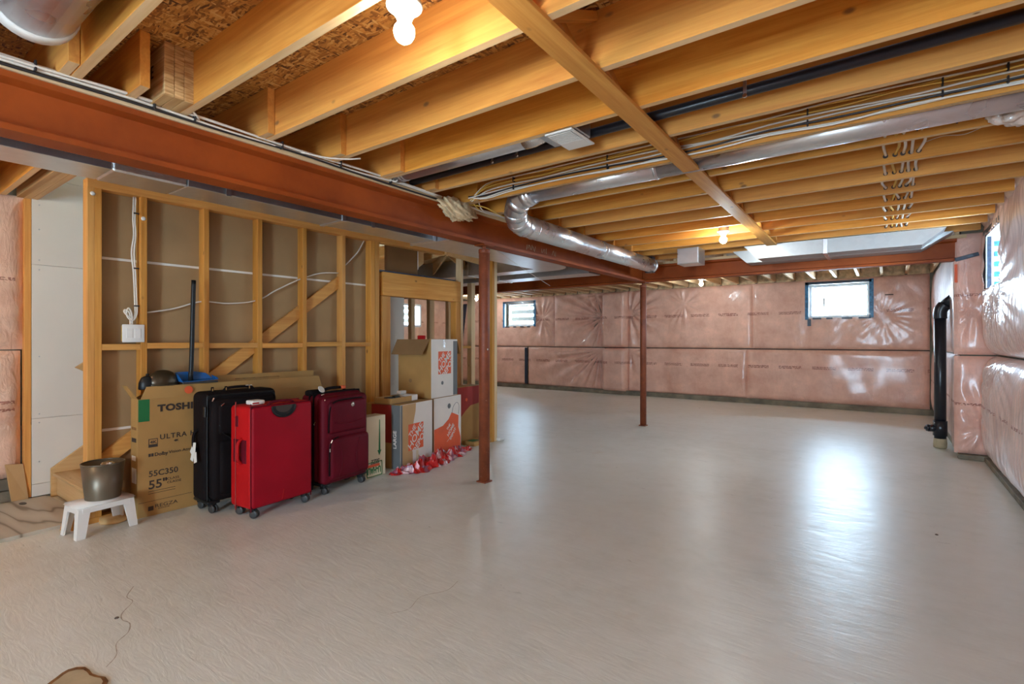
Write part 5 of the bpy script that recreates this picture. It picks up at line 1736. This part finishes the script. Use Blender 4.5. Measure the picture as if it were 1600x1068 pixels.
lathe('bottle_body', [(0.055, 0.0), (0.06, 0.01), (0.06, 0.42), (0.045, 0.52), (0.030, 0.58), (0.030, 0.60)], M['red_side'], jg, (0, 0, 0), 18)
lathe('bottle_cap', [(0.045, 0.600), (0.047, 0.606), (0.047, 0.685), (0.04, 0.692)], M['red_side'], jg, (0, 0, 0), 18)

# --- shallow cardboard tray on the large carton
tr = thing('cardboard_tray', 'shallow cardboard tray with white end lying on the LARGE carton', 'tray', (-4.13, 3.60, 0.648), PI / 2 + math.radians(10))
box('tray_floor', (-0.21, -0.11, 0.0), (0.21, 0.11, 0.006), M['card_dark'], tr, 0)
box('tray_wall', (-0.21, -0.11, 0.007), (0.12, -0.104, 0.060), M['card'], tr, 0.001)
box('tray_wall', (-0.21, 0.104, 0.007), (0.21, 0.11, 0.060), M['card'], tr, 0.001)
box('tray_wall', (-0.21, -0.103, 0.007), (-0.204, 0.103, 0.060), M['card'], tr, 0.001)
box('tray_end', (0.121, -0.112, 0.007), (0.22, 0.103, 0.066), M['card_white'], tr, 0.003)
for k, (x, y) in enumerate(((-0.12, 0.0), (0.02, 0.02))):
    q = thing('black_tool', ['black plastic tool lying in left half of cardboard tray', 'black plastic tool lying near the white end of cardboard tray'][k], 'tool', tr.matrix_basis @ Vector((x, y, 0.0065)), PI / 2 + 0.3 * k)
    box('tool_body', (-0.05, -0.022, 0.0), (0.05, 0.022, 0.056), M['black_plastic'], q, 0.01, 3)
    box('tool_grip', (0.045, -0.012, 0.010), (0.085, 0.012, 0.04), M['grey_rubber'], q, 0.008, 2)
q = thing('white_block', 'small white block standing at back of cardboard tray', 'block', (-4.20, 3.735, 0.71), PI / 2 + math.radians(10))
box('block_body', (-0.045, -0.03, 0.005), (0.045, 0.03, 0.042), M['card_white'], q, 0.004)

# --- dark red carton half hidden behind the near post
W, D, Ht = 0.5, 0.20, 0.705
rc = placed('moving_carton', 'brown carton with dark red curved print, half hidden behind near red post', 'carton', (-4.27, 4.70), W, D, 4, 0, 'moving cartons')
carton(rc, W, D, Ht, M['card'], M['card'])
poly_decal(rc, 'red_print', [(0.003, 0.30), (0.08, 0.34), (0.16, 0.40), (0.27, 0.46), (W - 0.004, 0.48), (W - 0.004, Ht - 0.004), (0.003, Ht - 0.004)], W, D, M['maroon'])
lathe('hand_mark', [(0.022, 0), (0.022, 0.001)], M['orange'], rc, (-0.07, -D / 2 - 0.0022, 0.54), 12, (PI / 2, 0, 0))
fb = thing('flat_board', 'low brown board lying on floor in front of the dark red carton', 'board', (-4.13, 4.93, 0), PI / 2)
box('board_body', (-0.19, -0.10, 0.001), (0.22, 0.10, 0.05), M['card'], fb, 0.003)
box('board_label', (-0.16, -0.05, 0.0505), (-0.03, 0.05, 0.052), M['green'], fb, 0)


# --- crumpled red plastic at the foot of the cartons
def crumple(name, label, path, width, hgt, seed, mat):
    P = catmull(path, 10)
    r = np.random.default_rng(seed)
    nv = 12
    vs, fs = [], []
    for i, p in enumerate(P):
        t = (P[min(i + 1, len(P) - 1)] - P[max(i - 1, 0)])
        t.z = 0
        t.normalize()
        s = Vector((-t.y, t.x, 0))
        e = math.sin(PI * (i + 0.4) / (len(P) - 0.2)) ** 0.5
        for k in range(nv + 1):
            a = k / nv
            off = (a - 0.5) * width * e * (1 + 0.25 * math.sin(i * 0.55 + 2 * math.sin(i * 0.23))) + 0.012 * math.sin(i * 1.3 + k)
            z = 0.004 + hgt * e * math.sin(PI * a) * abs(0.45 + 0.35 * math.sin(i * 0.9 + k * 1.7) + 0.35 * math.sin(i * 0.37 - k * 1.1 + 1) + 0.16 * r.standard_normal())
            if k in (0, nv):
                z = 0.002
            vs.append(Vector((p.x, p.y, 0)) + s * off + Vector((0, 0, max(0.002, z))))
    for i in range(len(P) - 1):
        for k in range(nv):
            a = i * (nv + 1) + k
            fs.append((a, a + 1, a + nv + 2, a + nv + 1))
    o = mesh_py(name, vs, fs, mat, None, False)
    so = o.modifiers.new('thickness', 'SOLIDIFY')
    so.thickness = 0.002
    return tag(o, label, 'plastic')


crumple('crumpled_plastic', 'crumpled red and white patterned plastic at the foot of moving cartons', [(-3.83, 3.26, 0), (-3.80, 3.45, 0), (-3.77, 3.60, 0), (-3.84, 3.80, 0), (-3.86, 4.0, 0), (-3.93, 4.2, 0), (-3.97, 4.4, 0), (-4.0, 4.64, 0)], 0.27, 0.115, 5, M['pile'])

# --- stool and bucket
sto = thing('step_stool', 'white plastic step stool with four splayed legs under the brown bucket', 'stool', (-4.345, 1.165, 0), PI / 2 + 0.12)
bm = bmesh.new()
bmesh.ops.create_cube(bm, size=1)
bmesh.ops.scale(bm, vec=(0.335, 0.225, 0.020), verts=bm.verts)
bmesh.ops.translate(bm, vec=(0, 0, 0.203), verts=bm.verts)
bmesh.ops.bevel(bm, geom=[e for e in bm.edges], offset=0.009, segments=3, affect='EDGES')
link('seat', bm_mesh(bm, 'seat', True), sto, M['white_plastic'])
for sx in (-1, 1):
    for sy in (-1, 1):
        a, b_ = 0.158, 0.103
        top_ = [(sx * a, sy * b_), (sx * (a - 0.068), sy * b_), (sx * (a - 0.068), sy * (b_ - 0.014)), (sx * (a - 0.014), sy * (b_ - 0.014)), (sx * (a - 0.014), sy * (b_ - 0.055)), (sx * a, sy * (b_ - 0.055))]
        sh = (sx * 0.018, sy * 0.014)
        k = 0.72
        bot = [(sx * a - (sx * a - x) * k + sh[0], sy * b_ - (sy * b_ - y) * k + sh[1]) for x, y in top_]
        vs = [(x, y, 0.196) for x, y in top_] + [(x, y, 0.001) for x, y in bot]
        n = 6
        fs = [tuple(range(n)), tuple(range(2 * n - 1, n - 1, -1))] + [(i, i + n, (i + 1) % n + n, (i + 1) % n) for i in range(n)]
        bm = bmesh.new()
        bv = [bm.verts.new(v) for v in vs]
        for f in fs:
            bm.faces.new([bv[i] for i in f])
        bmesh.ops.recalc_face_normals(bm, faces=bm.faces)
        link('leg', bm_mesh(bm, 'leg'), sto, M['white_plastic'])
for sy in (-1, 1):
    box('apron', (-0.14, sy * 0.100 - 0.006, 0.160), (0.14, sy * 0.100 + 0.006, 0.196), M['white_plastic'], sto, 0.003)
for sx in (-1, 1):
    box('apron', (sx * 0.155 - 0.006, -0.085, 0.160), (sx * 0.155 + 0.006, 0.085, 0.196), M['white_plastic'], sto, 0.003)
bk = thing('bucket', 'dark brown open metal bucket standing on the white step stool', 'bucket', (-4.36, 1.185, 0.2135))
lathe('bucket_shell', [(0.098, 0.0), (0.100, 0.004), (0.122, 0.240), (0.118, 0.240), (0.097, 0.012), (0.02, 0.010)], M['bucket'], bk, (0, 0, 0), 36)
tube('bucket_rim', [(0.121 * math.cos(2 * PI * k / 24), 0.121 * math.sin(2 * PI * k / 24), 0.241) for k in range(25)], 0.004, M['bucket'], bk, 8)
lg_ = thing('crumpled_foil', 'scrap of crumpled foil at the far inside rim of bucket', 'foil', (-4.385, 1.225, 0.425))
o = wad('foil_scrap', 'x', (0, 0, 0), (0.03, 0.045, 0.022), 12, M['foil'])
for k_ in ('label', 'category'):
    del o[k_]
o.parent = lg_

# --- weathered wood-print sheet on the floor and wood offcuts under the stool
sh = thing('flooring_sheet', 'weathered wood-grain sheet lying on the floor before the stairs', 'sheet', (-5.1, 0.85, 0))
prism('sheet_board', [(-0.47, -0.45, 0.001), (0.38, -0.45, 0.001), (0.53, -0.16, 0.001), (0.50, 0.19, 0.001), (0.09, 0.335, 0.001), (-0.46, 0.29, 0.001)], (0, 0, 0.022), M['sheet'], sh)
lathe('sheet_knot', [(0.05, 0), (0.045, 0.002), (0.01, 0.003)], M['grey_rubber'], sh, (-0.33, 0.12, 0.0225), 14).scale = (1, 0.45, 1)
oc1 = thing('wood_offcut', 'short sawn wood offcut leaning at the left leg of white stool', 'offcut', (-4.50, 1.02, 0), 0.5)
prism('offcut_block', [(-0.05, 0, 0.001), (0.05, 0, 0.001), (0.035, 0, 0.085), (-0.02, 0, 0.09)], (0, 0.035, 0), M['stud_x'], oc1)
oc2 = thing('round_offcut', 'flat round-ended wood offcut lying on floor under the white stool', 'offcut', (-4.47, 1.28, 0), 0.2)
lathe('offcut_disc', [(0.085, 0.001), (0.087, 0.01), (0.085, 0.035), (0.02, 0.036)], M['ply_x'], oc2, (0, 0, 0), 22)
